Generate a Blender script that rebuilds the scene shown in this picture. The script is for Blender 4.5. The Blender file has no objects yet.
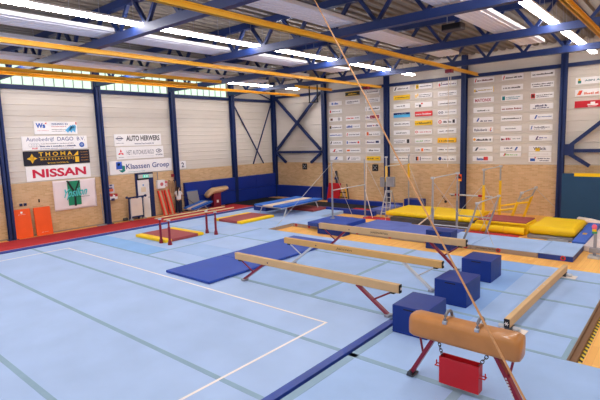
import bpy, bmesh, math, random
from mathutils import Vector, Matrix
random.seed(7)
S = bpy.context.scene
COL = S.collection
PI = math.pi
ORD = ['top', 'second from top', 'third from top', 'fourth from top', 'fifth from top', 'sixth from top',
       'seventh from top', 'eighth from top', 'ninth from top', 'bottom']

# ------------------------------------------------------------------ materials
def lin(c):
    return tuple(((v/255)/12.92 if v/255 <= .04045 else ((v/255+.055)/1.055)**2.4) for v in c)

def mat(name, rgb, rough=.6, metal=0.0, var=.06, scale=3.0, bump=0.0, bscale=60.0, spec=.4, coat=0.0, stretch=None):
    m = bpy.data.materials.new(name); m.use_nodes = True
    n = m.node_tree.nodes; l = m.node_tree.links; b = n['Principled BSDF']
    b.inputs['Roughness'].default_value = rough; b.inputs['Metallic'].default_value = metal
    b.inputs['Specular IOR Level'].default_value = spec; b.inputs['Coat Weight'].default_value = coat
    c = lin(rgb)
    tc = n.new('ShaderNodeTexCoord'); src = tc.outputs['Object']
    if stretch:
        mp = n.new('ShaderNodeMapping'); mp.inputs['Scale'].default_value = stretch
        l.new(src, mp.inputs['Vector']); src = mp.outputs['Vector']
    no = n.new('ShaderNodeTexNoise'); no.inputs['Scale'].default_value = scale; no.inputs['Detail'].default_value = 4
    l.new(src, no.inputs['Vector'])
    r = n.new('ShaderNodeValToRGB'); r.color_ramp.elements[0].position = .3; r.color_ramp.elements[1].position = .7
    r.color_ramp.elements[0].color = (*[v*(1-var) for v in c], 1); r.color_ramp.elements[1].color = (*[min(1, v*(1+var)) for v in c], 1)
    l.new(no.outputs['Fac'], r.inputs['Fac']); l.new(r.outputs['Color'], b.inputs['Base Color'])
    if bump:
        n2 = n.new('ShaderNodeTexNoise'); n2.inputs['Scale'].default_value = bscale; n2.inputs['Detail'].default_value = 3
        l.new(src, n2.inputs['Vector'])
        bp = n.new('ShaderNodeBump'); bp.inputs['Strength'].default_value = bump; bp.inputs['Distance'].default_value = .02
        l.new(n2.outputs['Fac'], bp.inputs['Height']); l.new(bp.outputs['Normal'], b.inputs['Normal'])
    return m

def emit(name, rgb, strength):
    m = bpy.data.materials.new(name); m.use_nodes = True
    n = m.node_tree.nodes; l = m.node_tree.links; n.clear()
    o = n.new('ShaderNodeOutputMaterial'); e = n.new('ShaderNodeEmission')
    e.inputs['Color'].default_value = (*lin(rgb), 1); e.inputs['Strength'].default_value = strength
    l.new(e.outputs[0], o.inputs[0]); return m

def brick_mat(name, c1, c2, cm, bw, bh, mortar=.006, wood=False):
    m = bpy.data.materials.new(name); m.use_nodes = True
    n = m.node_tree.nodes; l = m.node_tree.links; b = n['Principled BSDF']
    b.inputs['Roughness'].default_value = .45 if wood else .85
    b.inputs['Specular IOR Level'].default_value = .3 if wood else .2
    tc = n.new('ShaderNodeTexCoord'); sx = n.new('ShaderNodeSeparateXYZ'); cb = n.new('ShaderNodeCombineXYZ')
    l.new(tc.outputs['Object'], sx.inputs[0])
    if wood:
        l.new(sx.outputs['Y'], cb.inputs['X']); l.new(sx.outputs['X'], cb.inputs['Y'])
    else:
        ad = n.new('ShaderNodeMath'); ad.operation = 'ADD'
        l.new(sx.outputs['X'], ad.inputs[0]); l.new(sx.outputs['Y'], ad.inputs[1])
        l.new(ad.outputs[0], cb.inputs['X']); l.new(sx.outputs['Z'], cb.inputs['Y'])
    br = n.new('ShaderNodeTexBrick'); l.new(cb.outputs[0], br.inputs['Vector'])
    br.inputs['Scale'].default_value = 1; br.inputs['Brick Width'].default_value = bw; br.inputs['Row Height'].default_value = bh
    br.inputs['Mortar Size'].default_value = mortar
    br.inputs['Color1'].default_value = (*lin(c1), 1); br.inputs['Color2'].default_value = (*lin(c2), 1); br.inputs['Mortar'].default_value = (*lin(cm), 1)
    no = n.new('ShaderNodeTexNoise'); no.inputs['Scale'].default_value = 1.3; no.inputs['Detail'].default_value = 5
    l.new(tc.outputs['Object'], no.inputs['Vector'])
    mx = n.new('ShaderNodeMix'); mx.data_type = 'RGBA'; mx.blend_type = 'MULTIPLY'; mx.inputs[0].default_value = .16
    rp = n.new('ShaderNodeValToRGB'); rp.color_ramp.elements[0].color = (.62, .62, .62, 1); rp.color_ramp.elements[0].position = .3
    rp.color_ramp.elements[1].color = (1, 1, 1, 1); rp.color_ramp.elements[1].position = .7
    l.new(no.outputs['Fac'], rp.inputs['Fac'])
    l.new(br.outputs['Color'], mx.inputs[6]); l.new(rp.outputs['Color'], mx.inputs[7]); l.new(mx.outputs[2], b.inputs['Base Color'])
    if not wood:
        bp = n.new('ShaderNodeBump'); bp.inputs['Strength'].default_value = .5; bp.inputs['Distance'].default_value = .01; bp.invert = True
        l.new(br.outputs['Fac'], bp.inputs['Height']); l.new(bp.outputs['Normal'], b.inputs['Normal'])
    return m

M = dict(
    brick=brick_mat('tan brick', (224, 188, 146), (206, 168, 124), (220, 192, 158), .24, .075),
    wood=brick_mat('sports parquet', (255, 196, 106), (244, 178, 90), (222, 158, 80), 1.6, .11, .002, True),
    clad=mat('grey wall cladding', (216, 207, 198), .55, var=.03, scale=.6),
    deck=mat('roof deck sheet', (122, 113, 106), .6, var=.08, scale=.7),
    navy=mat('navy steel paint', (17, 40, 94), .5, var=.06, scale=2),
    carpet=mat('light blue carpet', (172, 194, 231), .95, var=.045, scale=1.1, bump=.25, bscale=140, spec=.1),
    carpet2=mat('light blue carpet panel', (163, 189, 230), .95, var=.05, scale=1.3, bump=.25, bscale=140, spec=.1),
    carpet3=mat('mid blue carpet panel', (142, 177, 229), .95, var=.05, scale=1.3, bump=.25, bscale=140, spec=.1),
    sky=mat('bright blue carpet square', (142, 183, 233), .95, var=.05, scale=1.3, spec=.1),
    tape=mat('grey velcro tape', (142, 168, 190), .9, var=.05, spec=.15),
    white=mat('white line', (244, 232, 226), .8, var=.03),
    ntape=mat('navy tarpaulin', (30, 62, 150), .4, var=.15, scale=4),
    red=mat('red runway carpet', (196, 62, 66), .95, var=.05, spec=.1),
    blueedge=mat('royal blue edge', (28, 58, 150), .6),
    side=mat('beige mat side', (158, 140, 126), .8, var=.08, scale=5),
    black=mat('black', (22, 22, 26), .6),
    foam=mat('dark pit net', (22, 23, 28), .9, var=.5, scale=7, bump=1.0, bscale=9),
    dot=mat('red badge', (196, 44, 50), .6),
    yel=mat('yellow vinyl', (255, 208, 12), .5, var=.05, scale=1.5),
    yelsteel=mat('yellow steel paint', (232, 172, 44), .45, var=.05),
    yelpost=mat('yellow foam sleeve', (244, 196, 30), .55),
    maroon=mat('maroon vinyl', (158, 70, 74), .6, var=.05),
    mred=mat('maroon steel', (128, 22, 48), .35),
    bred=mat('bright red steel', (184, 20, 32), .4, var=.04),
    dblue=mat('dark blue mat vinyl', (40, 76, 172), .55, var=.05, scale=1.2, bump=.12, bscale=6),
    cube=mat('navy block vinyl', (12, 46, 128), .45, var=.06, scale=2, bump=.15, bscale=5),
    pad=mat('royal blue wall pad', (14, 46, 142), .5, var=.08, scale=1),
    violet=mat('violet blue carpet', (104, 118, 186), .95, var=.07, scale=2, spec=.1),
    teal=mat('dark teal vinyl', (28, 72, 112), .6, var=.06, scale=1.5, bump=.1, bscale=3),
    leather=mat('tan leather', (180, 120, 64), .38, var=.12, scale=3, bump=.08, bscale=30, coat=.15),
    suede=mat('beige suede', (204, 170, 128), .85, var=.04, scale=3, spec=.15),
    vleather=mat('pale vault leather', (228, 190, 144), .5, var=.08, scale=3),
    suede2=mat('pale suede top', (214, 178, 134), .85, var=.04, scale=3, spec=.15),
    beamy=mat('golden suede', (210, 166, 106), .85, var=.04, scale=3, spec=.15),
    steel=mat('galvanised steel', (176, 178, 184), .35, .7, var=.05),
    grey=mat('grey steel paint', (150, 152, 164), .45, .2),
    hgrey=mat('dark grey grip', (112, 112, 122), .3, .5),
    lgrey=mat('light grey plastic', (196, 198, 204), .5),
    chain=mat('dark chain steel', (86, 84, 88), .35, .8),
    panel=mat('white heating panel', (236, 236, 244), .5, var=.02),
    signw=mat('white sign board', (246, 243, 244), .5, var=.015),
    orange=mat('orange vinyl', (250, 92, 26), .5, var=.04),
    doorw=mat('white door paint', (238, 234, 232), .5),
    cloth=mat('white banner cloth', (240, 226, 228), .9, var=.03, bump=.2, bscale=5),
    rope=mat('tan rope', (188, 138, 94), .8, var=.12, scale=40),
    wrope=mat('pale rope', (230, 214, 200), .8, var=.08, scale=30),
    wire=mat('steel wire', (200, 200, 204), .4, .6),
    tan=mat('plywood', (208, 174, 136), .7, var=.06),
    greymat=mat('grey vinyl', (142, 140, 146), .6, var=.08),
    dgrey=mat('charcoal vinyl', (72, 68, 72), .7, var=.12, scale=2),
    pale=mat('pale pink grey board', (212, 200, 200), .6),
    skin=mat('skin', (224, 176, 150), .6), hair=mat('dark brown hair', (38, 28, 26), .6),
    jeans=mat('navy trousers', (34, 38, 64), .85), shirt=mat('white cotton', (240, 238, 240), .85),
    cblue=mat('bright blue pad', (24, 104, 206), .5), cyan=mat('light blue sock', (70, 160, 200), .8),
    haz=None,
)
C_ = {}
def ink(rgb):
    if rgb not in C_: C_[rgb] = mat('print %d %d %d' % rgb, rgb, .6, var=.02)
    return C_[rgb]

# hazard tape: black/yellow diagonal stripes
def hazard():
    m = bpy.data.materials.new('hazard tape'); m.use_nodes = True
    n = m.node_tree.nodes; l = m.node_tree.links; b = n['Principled BSDF']
    tc = n.new('ShaderNodeTexCoord'); sx = n.new('ShaderNodeSeparateXYZ'); l.new(tc.outputs['Object'], sx.inputs[0])
    a = n.new('ShaderNodeMath'); a.operation = 'ADD'; l.new(sx.outputs['Y'], a.inputs[0]); l.new(sx.outputs['X'], a.inputs[1])
    k = n.new('ShaderNodeMath'); k.operation = 'MULTIPLY'; k.inputs[1].default_value = 6; l.new(a.outputs[0], k.inputs[0])
    f = n.new('ShaderNodeMath'); f.operation = 'FRACT'; l.new(k.outputs[0], f.inputs[0])
    g = n.new('ShaderNodeMath'); g.operation = 'GREATER_THAN'; g.inputs[1].default_value = .5; l.new(f.outputs[0], g.inputs[0])
    mx = n.new('ShaderNodeMix'); mx.data_type = 'RGBA'; l.new(g.outputs[0], mx.inputs[0])
    mx.inputs[6].default_value = (*lin((30, 28, 26)), 1); mx.inputs[7].default_value = (*lin((240, 206, 40)), 1)
    l.new(mx.outputs[2], b.inputs['Base Color']); return m
M['haz'] = hazard()
M['lamp'] = emit('fluorescent tube light', (255, 250, 246), 40.0)
M['daylight'] = emit('daylight through glazing', (216, 244, 220), 1.3)

# ------------------------------------------------------------------ mesh builder
class MB:
    def __init__(self, t=None):
        self.bm = bmesh.new(); self.o = Vector(t.location) if t is not None else Vector((0, 0, 0))
    def box(self, x0, x1, y0, y1, z0, z1):
        v = [self.bm.verts.new((x, y, z)) for z in (z0, z1) for y in (y0, y1) for x in (x0, x1)]
        for f in ((0, 2, 3, 1), (4, 5, 7, 6), (0, 1, 5, 4), (2, 6, 7, 3), (0, 4, 6, 2), (1, 3, 7, 5)):
            self.bm.faces.new([v[i] for i in f])
        return self
    def obox(self, c, size, rot=(0, 0, 0)):
        m = Matrix.Translation(c) @ (Matrix.Rotation(rot[2], 4, 'Z') @ Matrix.Rotation(rot[1], 4, 'Y') @ Matrix.Rotation(rot[0], 4, 'X'))
        s = [v/2 for v in size]
        v = [self.bm.verts.new(m @ Vector((x, y, z))) for z in (-s[2], s[2]) for y in (-s[1], s[1]) for x in (-s[0], s[0])]
        for f in ((0, 2, 3, 1), (4, 5, 7, 6), (0, 1, 5, 4), (2, 6, 7, 3), (0, 4, 6, 2), (1, 3, 7, 5)):
            self.bm.faces.new([v[i] for i in f])
        return self
    def bar(self, p0, p1, w, h, up=(0, 0, 1)):
        # rectangular bar from p0 to p1; h along 'up' side, w across
        p0 = Vector(p0); p1 = Vector(p1); d = (p1-p0).normalized(); up = Vector(up)
        if abs(d.dot(up)) > .98: up = Vector((0, 1, 0))
        s = d.cross(up).normalized(); u = s.cross(d)
        r = [[self.bm.verts.new(p+s*a*w/2+u*b*h/2) for a, b in ((-1, -1), (1, -1), (1, 1), (-1, 1))] for p in (p0, p1)]
        for i in range(4):
            j = (i+1) % 4; self.bm.faces.new((r[0][i], r[0][j], r[1][j], r[1][i]))
        self.bm.faces.new(r[0][::-1]); self.bm.faces.new(r[1]); return self
    def tube(self, pts, r, seg=8, r2=None, closed=False):
        pts = [Vector(p) for p in pts]; n = len(pts); rings = []
        for i, p in enumerate(pts):
            if closed: d = pts[(i+1) % n]-pts[i-1]
            else: d = pts[min(i+1, n-1)]-pts[max(i-1, 0)]
            d = d.normalized(); up = Vector((0, 0, 1)) if abs(d.z) < .9 else Vector((0, 1, 0))
            s = d.cross(up).normalized(); u = s.cross(d)
            rr = r if r2 is None else r+(r2-r)*i/max(1, n-1)
            rings.append([self.bm.verts.new(p+(s*math.cos(2*PI*k/seg)+u*math.sin(2*PI*k/seg))*rr) for k in range(seg)])
        for i in range(n if closed else n-1):
            a, b = rings[i], rings[(i+1) % n]
            if closed and i == n-1:
                best = min(range(seg), key=lambda q: (a[0].co-b[q].co).length); b = b[best:]+b[:best]
            for k in range(seg):
                j = (k+1) % seg; self.bm.faces.new((a[k], a[j], b[j], b[k]))
        if not closed:
            self.bm.faces.new(rings[0][::-1]); self.bm.faces.new(rings[-1])
        return self
    def cyl(self, p0, p1, r, seg=12, r2=None): return self.tube([p0, p1], r, seg, r2)
    def prism(self, pts, ext):
        # polygon given as 3D points, pushed along vector ext
        ext = Vector(ext); a = [self.bm.verts.new(p) for p in pts]; b = [self.bm.verts.new(Vector(p)+ext) for p in pts]
        n = len(pts); self.bm.faces.new(a[::-1]); self.bm.faces.new(b)
        for i in range(n):
            j = (i+1) % n; self.bm.faces.new((a[i], a[j], b[j], b[i]))
        return self
    def ball(self, c, r, s=(1, 1, 1), u=12, v=8):
        g = bmesh.ops.create_uvsphere(self.bm, u_segments=u, v_segments=v, radius=r)
        for q in g['verts']: q.co = Vector((q.co.x*s[0]+c[0], q.co.y*s[1]+c[1], q.co.z*s[2]+c[2]))
        return self
    def build(self, name, m, parent=None, loc=None, bev=0, smooth=False, seg=2):
        bmesh.ops.recalc_face_normals(self.bm, faces=self.bm.faces)
        o = Vector(loc) if loc is not None else self.o
        for v in self.bm.verts: v.co -= o
        me = bpy.data.meshes.new(name); self.bm.to_mesh(me); self.bm.free()
        if m: me.materials.append(m)
        if smooth:
            for p in me.polygons: p.use_smooth = True
        ob = bpy.data.objects.new(name, me); COL.objects.link(ob)
        if parent is not None: ob.parent = parent
        elif loc is not None: ob.location = loc
        if bev:
            b = ob.modifiers.new('Bevel', 'BEVEL'); b.width = bev; b.segments = seg; b.limit_method = 'ANGLE'; b.angle_limit = math.radians(40)
            for p in me.polygons: p.use_smooth = True
            b.harden_normals = True
        return ob

def tag(o, label, cat, group=None, kind=None):
    o['label'] = label; o['category'] = cat
    if group: o['group'] = group
    if kind: o['kind'] = kind
    return o
def thing(name, label, cat, loc=(0, 0, 0), group=None, kind=None):
    o = bpy.data.objects.new(name, None); o.empty_display_size = .2; COL.objects.link(o); o.location = loc
    return tag(o, label, cat, group, kind)
def struct(o): o['kind'] = 'structure'; return o
def dup(root, loc, label=None, rotz=None, group=None):
    r = root.copy(); COL.objects.link(r); r.location = loc
    if rotz is not None: r.rotation_euler.z = rotz
    if label: r['label'] = label
    if group: r['group'] = group
    for ch in list(root.children):
        c = ch.copy(); COL.objects.link(c); c.parent = r
        for g in ch.children:
            d = g.copy(); COL.objects.link(d); d.parent = c
    return r
def lab(o, text): o['label'] = text; return o

# text: fits the string into a rectangle on a plane given by origin p, right vector and up vector
def text_mesh(s, p, right, up, w, h, bold=.0, shear=0.0, out=.004):
    cu = bpy.data.curves.new('lettering', 'FONT'); cu.body = s; cu.offset = bold; cu.shear = shear; cu.resolution_u = 3
    ob = bpy.data.objects.new('lettering_source', cu); COL.objects.link(ob)
    dg = bpy.context.evaluated_depsgraph_get(); dg.update()
    me = bpy.data.meshes.new_from_object(ob.evaluated_get(dg)); bpy.data.objects.remove(ob); bpy.data.curves.remove(cu)
    xs = [v.co.x for v in me.vertices]; ys = [v.co.y for v in me.vertices]
    x0, x1, y0, y1 = min(xs), max(xs), min(ys), max(ys)
    right = Vector(right); up = Vector(up); nrm = right.cross(up)
    for v in me.vertices:
        a = (v.co.x-x0)/(x1-x0)*w; b = (v.co.y-y0)/(y1-y0)*h
        v.co = Vector(p)+right*a+up*b+nrm*out
    return me
def put_text(s, p, right, up, w, h, m, parent, bold=0.0, shear=0.0, out=.004, name='lettering'):
    me = text_mesh(s, p, right, up, w, h, bold, shear, out)
    o = Vector(parent.location)
    for v in me.vertices: v.co -= o
    me.name = name; me.materials.append(m)
    ob = bpy.data.objects.new(name, me); COL.objects.link(ob); ob.parent = parent
    return ob

# ------------------------------------------------------------------ hall shell
XL, YB, XR, YF = -22.5, 23.8, 7.0, -5.0
ZW = -.15                                   # parquet level; the sprung floor's carpet is z = 0
BR = 2.25                                   # top of the brickwork
ZT = 7.7                                    # underside of the roof deck
TY = [7.0, 11.25, 15.5, 19.8]               # roof trusses
struct(MB().box(XL-.4, XR+.2, YF-.2, YB+.4, ZW-.3, ZW).build('floor', M['wood']))

def clad_profile(z0, z1):
    # shallow horizontal ribs, one every 485 mm
    pts = []; z = 2.30
    k = 0
    zz = z0
    pts.append((z0, .0))
    base = 2.54-.2425
    n0 = math.ceil((z0-base)/.485)
    for i in range(n0, 40):
        c = base+i*.485
        if c+.03 >= z1: break
        if c-.03 <= z0: continue
        pts += [(c-.03, .0), (c-.008, .022), (c+.008, .022), (c+.03, .0)]
        mid = c+.2425
        if mid+.02 < z1: pts += [(mid-.05, .0), (mid-.02, .007), (mid+.02, .007), (mid+.05, .0)]
    pts.append((z1, .0)); return pts
def wall_mesh(name, axis, at, into, lo, hi, holes=None):
    # brick below, cladding above; one wall object with two materials; 'into' is the direction of the room
    mb = MB(); bm = mb.bm
    def P(a, d, z):
        return (at+into*d, a, z) if axis == 0 else (a, at+into*d, z)
    def strip(a0, a1, prof, idx):
        vs = [(bm.verts.new(P(a0, d, z)), bm.verts.new(P(a1, d, z))) for z, d in prof]
        for (p, q), (r, s) in zip(vs, vs[1:]): bm.faces.new((p, q, s, r)).material_index = idx
    strip(lo, hi, [(ZW, 0), (BR, 0), (BR, -.05)], 0)
    strip(lo, hi, [(z, d-.05) for z, d in clad_profile(BR, 6.5)], 1)
    if holes is None: strip(lo, hi, [(z, d-.05) for z, d in clad_profile(6.5, ZT+.3)], 1)
    else:
        a = lo
        for h0, h1, z0, z1 in holes:
            strip(a, h0, [(6.5, -.05), (ZT+.3, -.05)], 1); strip(h0, h1, [(z1, -.05), (ZT+.3, -.05)], 1); a = h1
        strip(a, hi, [(6.5, -.05), (ZT+.3, -.05)], 1)
    # outer skin
    strip(lo, hi, [(ZT+.3, -.05), (ZT+.3, -.3), (ZW, -.3)], 1)
    o = mb.build(name, M['brick']); o.data.materials.append(M['clad'])
    bm2 = bmesh.new(); bm2.from_mesh(o.data); bmesh.ops.recalc_face_normals(bm2, faces=bm2.faces); bm2.to_mesh(o.data); bm2.free()
    return struct(o)
WIN = [(7.16, 11.1, 6.5, 7.45), (11.4, 15.35, 6.5, 7.45), (15.65, 19.66, 6.5, 7.45)]
wall_mesh('wall_left', 0, XL, 1, YF, YB, WIN)
wall_mesh('wall_back', 1, YB, -1, XL, XR)
wall_mesh('wall_right', 0, XR, -1, YF, YB)
wall_mesh('wall_front', 1, YF, 1, XL, XR)
# roof deck: trapezoidal ribs running along the hall
mb = MB(); prof = []; x = XL-.3
while x < XR+.3:
    prof += [(x, ZT), (x+.16, ZT), (x+.20, ZT+.09), (x+.32, ZT+.09)]; x += .36
vs = [(mb.bm.verts.new((a, YF-.2, z)), mb.bm.verts.new((a, YB+.3, z))) for a, z in prof]
for (p, q), (r, s) in zip(vs, vs[1:]): mb.bm.faces.new((p, q, s, r))
struct(mb.build('ceiling', M['deck']))
# glazing strip high on the left wall
for i, (a, b, z0, z1) in enumerate(WIN):
    t = bpy.data.objects.new('window_%d' % (i+1), None); COL.objects.link(t); t.location = (XL-.05, a, z0); struct(t)
    mb = MB(t).box(XL-.12, XL-.08, a, b, z0, z1); mb.build('pane', M['daylight'], t)
    mb = MB(t); n = 9
    for k in range(n+1):
        y = a+(b-a)*k/n; mb.box(XL-.09, XL-.05, y-.018, y+.018, z0, z1)
    mb.box(XL-.09, XL-.04, a, b, z0, z0+.04).box(XL-.09, XL-.04, a, b, z1-.04, z1)
    mb.build('window_frame', M['greymat'], t)
struct(MB().box(XL-.05, XL+.1, YF, YB, 6.33, 6.5).build('trim_1', M['navy']))
struct(MB().box(XL, XR, YB-.1, YB+.05, 6.58, 6.74).build('trim_2', M['navy']))
struct(MB().box(XL-.02, XL+.01, YF, YB, ZW, ZW+.06).build('baseboard_left', M['side']))

# ------------------------------------------------------------------ steelwork
def hcol(x, y, faceX, z1, name, label, z0=ZW, cap=True):
    t = thing(name, label, 'column', (x, y, z0), 'navy steel wall columns', 'thing')
    mb = MB(t); w = .25; d = .26
    if faceX:
        mb.box(x-d/2, x-d/2+.03, y-w/2, y+w/2, z0, z1).box(x+d/2-.03, x+d/2, y-w/2, y+w/2, z0, z1).box(x-d/2, x+d/2, y-.02, y+.02, z0, z1)
    else:
        mb.box(x-w/2, x+w/2, y-d/2, y-d/2+.03, z0, z1).box(x-w/2, x+w/2, y+d/2-.03, y+d/2, z0, z1).box(x-.02, x+.02, y-d/2, y+d/2, z0, z1)
    mb.build('shaft', M['navy'], t)
    MB(t).box(x-.2, x+.2, y-.2, y+.2, z0, z0+.02).build('base_plate', M['navy'], t)
    return t
for y, l in ((TY[0]-.1, 'navy steel column left of the orange mats'), (TY[1], 'navy steel column between the white banner and the white door'),
             (TY[2], 'navy steel column beside the number 2 sign'), (TY[3]+.1, 'navy steel column where the high windows end, above blue wall pads')):
    hcol(XL+.13, y, True, ZT, 'steel_column', l)
hcol(XL+.16, YB-.16, True, ZT, 'steel_column', 'navy steel column standing in the corner of the hall')
for x, l in ((-17.97, 'navy steel column on the far wall right of the big cross brace'), (-13.5, 'navy steel column behind the grey wrapped pads'),
             (-9.04, 'navy steel column with the orange picture on it'), (-4.58, 'navy steel column left of the dark teal mat')):
    hcol(x, YB-.13, False, ZT, 'steel_column', l)
TL = ['roof truss nearest the viewer, crossing the long left lamp row', 'second roof truss from the viewer',
      'third roof truss from the viewer', 'roof truss nearest the far wall']
def truss(y, label):
    t = thing('roof_truss', 'navy steel '+label, 'roof truss', (XL, y, 6.75), 'navy steel roof trusses', 'thing')
    MB(t).box(XL+.02, XR-.02, y-.1, y+.1, 6.64, 6.86).build('bottom_chord', M['navy'], t)
    MB(t).box(XL+.02, XR-.02, y-.09, y+.09, 7.5, ZT).build('top_chord', M['navy'], t)
    x = -6.68-1.42*11; k = 0
    first = None
    while x < XR-.6:
        if x > XL+.3:
            for s in (-1, 1):
                if first is None or s not in first:
                    mb = MB().bar((0, 0, .08), (s*.56, 0, .8), .09, .09)
                    o = mb.build('diagonal', M['navy'], t)
                    first = first or {}; first[s] = o
                else:
                    o = first[s].copy(); COL.objects.link(o)
                o.location = (x-XL, 0, 0)
        x += 1.42
    return t
for y, l in zip(TY, TL): truss(y, l)

# cross braces
def brace(name, label, bars, w, y0, z0, x0):
    t = thing(name, label, 'wind brace', (x0, y0, z0), None, 'thing')
    for nm, p, q in bars: MB(t).bar(p, q, w, w).build(nm, M['navy'], t)
    return t
yb = YB-.16
brace('wind_brace', 'heavy navy cross brace on the far wall by the corner', [
    ('diagonal', (-22.1, yb, 6.6), (-18.3, yb, 3.1)), ('diagonal', (-18.3, yb-.02, 6.6), (-22.1, yb-.02, 3.1)),
    ('tie', (-22.3, yb, 2.95), (-18.2, yb, 2.95)), ('lower_diagonal', (-22.1, yb, 2.85), (-21.3, yb, BR)), ('lower_diagonal', (-18.3, yb, 2.85), (-19.1, yb, BR))], .15, yb, 2.95, -20.2)
xb = XL+.05
brace('wind_brace', 'thin navy rod cross on the left wall above the blue pads', [
    ('rod', (xb, 20.05, 6.2), (xb, 22.6, BR)), ('rod', (xb+.03, 23.5, 6.2), (xb+.03, 21.6, BR)),
    ('strut', (xb, 20.0, 6.55), (xb, 21.8, 7.1)), ('strut', (xb, 21.8, 7.1), (xb, 23.5, 6.55))], .06, 21.8, 4.0, xb)
t = brace('wind_brace', 'navy brace with gusset plate right of the dark teal mat column', [
    ('tie', (-4.6, yb, 2.9), (-.2, yb, 2.9)), ('diagonal', (-4.4, yb, 2.98), (-.4, yb, 6.5)), ('lower_diagonal', (-4.3, yb, 2.8), (-3.45, yb, BR-.02))], .15, yb, 2.9, -2.4)
MB(t).box(-4.44, -4.05, yb-.1, yb-.085, 2.7, 3.2).build('gusset', M['navy'], t)

# yellow overhead rails (I-sections hung under the trusses)
def rail(x, y0, y1, z, label, w=.12, h=.13):
    t = thing('overhead_rail', label, 'overhead rail', (x, y0, z), 'yellow overhead rails', 'thing')
    MB(t).box(x-w/2, x+w/2, y0, y1, z-h/2, z-h/2+.025).box(x-w/2, x+w/2, y0, y1, z+h/2-.025, z+h/2).box(x-.02, x+.02, y0, y1, z-h/2, z+h/2).build('girder', M['yelsteel'], t)
    for ty in TY:
        if y0 < ty < y1: MB(t).box(x-.1, x+.1, ty-.05, ty+.05, z+h/2, 6.66).build('hanger', M['navy'], t)
    return t
rail(-8.02, 3.5, 22.6, 6.56, 'yellow overhead rail at middle of the roof, carrying the red trolley')
rail(-13.7, 3.5, 23.4, 6.56, 'yellow overhead rail ending at the small white hook')
rail(-17.08, 4.5, 14.6, 6.56, 'yellow overhead rail third from the left wall windows')
rail(-18.62, 4.5, 14.4, 6.56, 'yellow overhead rail second from the left wall windows')
rail(-19.4, 5.0, 23.0, 6.54, 'yellow overhead rail closest to the left wall windows')
rail(-16.2, 18.9, 22.1, 6.56, 'short yellow overhead rail in front of the corner brace')
rail(-2.28, 9.0, 18.5, 6.56, 'short yellow overhead rail beside the right lamp row')
# radiant heating panels
def heater(x0, x1, label):
    t = thing('heating_panel', label, 'heating panel', ((x0+x1)/2, 2.0, 6.95), 'white ceiling heating strips', 'thing')
    MB(t).box(x0, x1, 2.0, 18.6, 6.93, 6.97).build('panel', M['panel'], t)
    mb = MB(t)
    for x in (x0, x1): mb.box(x-.015, x+.015, 2.0, 18.6, 6.93, 7.03)
    mb.build('edge_rim', M['panel'], t)
    mb = MB(t); n = 5
    for k in range(1, n+1):
        x = x0+(x1-x0)*k/(n+1); mb.cyl((x, 2.0, 6.925), (x, 18.6, 6.925), .012, 6)
    mb.build('heating_pipe', M['panel'], t)
    for y in (6, 9.2, 13.4, 17.6): MB(t).cyl(((x0+x1)/2, y, 6.97), ((x0+x1)/2, y, ZT), .008, 5).build('hanger', M['grey'], t)
heater(-13.6, -12.55, 'white heating strip left of the long lamp row at left')
heater(-8.15, -7.35, 'white heating strip right of the middle yellow rail')
heater(-5.08, -4.27, 'white heating strip left of the upper right lamps')
heater(-19.1, -17.85, 'white heating strip closest to the left wall windows')
heater(-16.2, -15.0, 'white heating strip above the second long yellow rail')

# fluorescent lamps
proto = None
def lamp(x, y, label, L=1.38):
    global proto
    if proto is None:
        proto = thing('ceiling_lamp', label, 'ceiling lamp', (x, y, 6.94), 'fluorescent ceiling lamps', 'thing')
        MB().box(-.10, .10, -L/2, L/2, .02, .07).build('housing', M['doorw'], proto)
        MB().box(-.09, .09, -L/2+.015, L/2-.015, -.05, .02).build('diffuser', M['lamp'], proto)
        for s_ in (-1, 1): MB().cyl((0, s_*L/3, .07), (0, s_*L/3, ZT-6.94), .006, 5).build('hanger', M['grey'], proto)
        return proto
    return dup(proto, (x, y, 6.94), label)
ROWN = {-11.38: 'the left lamp row', -3.35: 'the right lamp row', -19.3: 'the row by the high windows'}
PLACE = ['first lamp', 'middle lamp', 'last lamp']
BAYS = [(2.75, 'before the nearest truss'), (7.0, 'between trusses one and two'), (11.25, 'between trusses two and three'), (15.5, 'between trusses three and four'), (19.8, 'past the last truss')]
for rx, rn in ROWN.items():
    for by, bn in BAYS:
        if rx == -3.35 and by < 11: continue
        if rx == -19.3 and by < 15: continue
        for k in range(3):
            y = by+.86+k*1.40
            if rx == -11.38 and y < 3.0: continue
            if y > 23.2: continue
            lamp(rx, y, 'tube lamp, %s of %s, %s' % (PLACE[k], rn, bn))
def area(x, y0, y1, p):
  for tilt in (-.75, .75):
    L = bpy.data.lights.new('lamp_row_light', 'AREA'); L.shape = 'RECTANGLE'; L.size = .2; L.size_y = y1-y0; L.energy = p/2; L.color = (1, .985, .965)
    o = bpy.data.objects.new('lamp_row_light', L); COL.objects.link(o); o.location = (x, (y0+y1)/2, 6.93); o.rotation_euler.y = tilt
PW = 30
for x, a, b in ((-11.3, -4, 4.6), (-3.35, -4, 10.8), (4.6, -4, 22), (-19.3, -4, 14.5)):
    area(x, a, b, PW*(b-a))
# wide area light added behind the viewer as front fill; no glazing built there
L = bpy.data.lights.new('front_fill_light', 'AREA'); L.shape = 'RECTANGLE'; L.size = 22; L.size_y = 2.2; L.energy = 420; L.color = (.98, .98, 1)
o = bpy.data.objects.new('front_fill_light', L); COL.objects.link(o); o.location = (-9, YF+.1, 5.9); o.rotation_euler = (math.radians(68), 0, 0)

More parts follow.
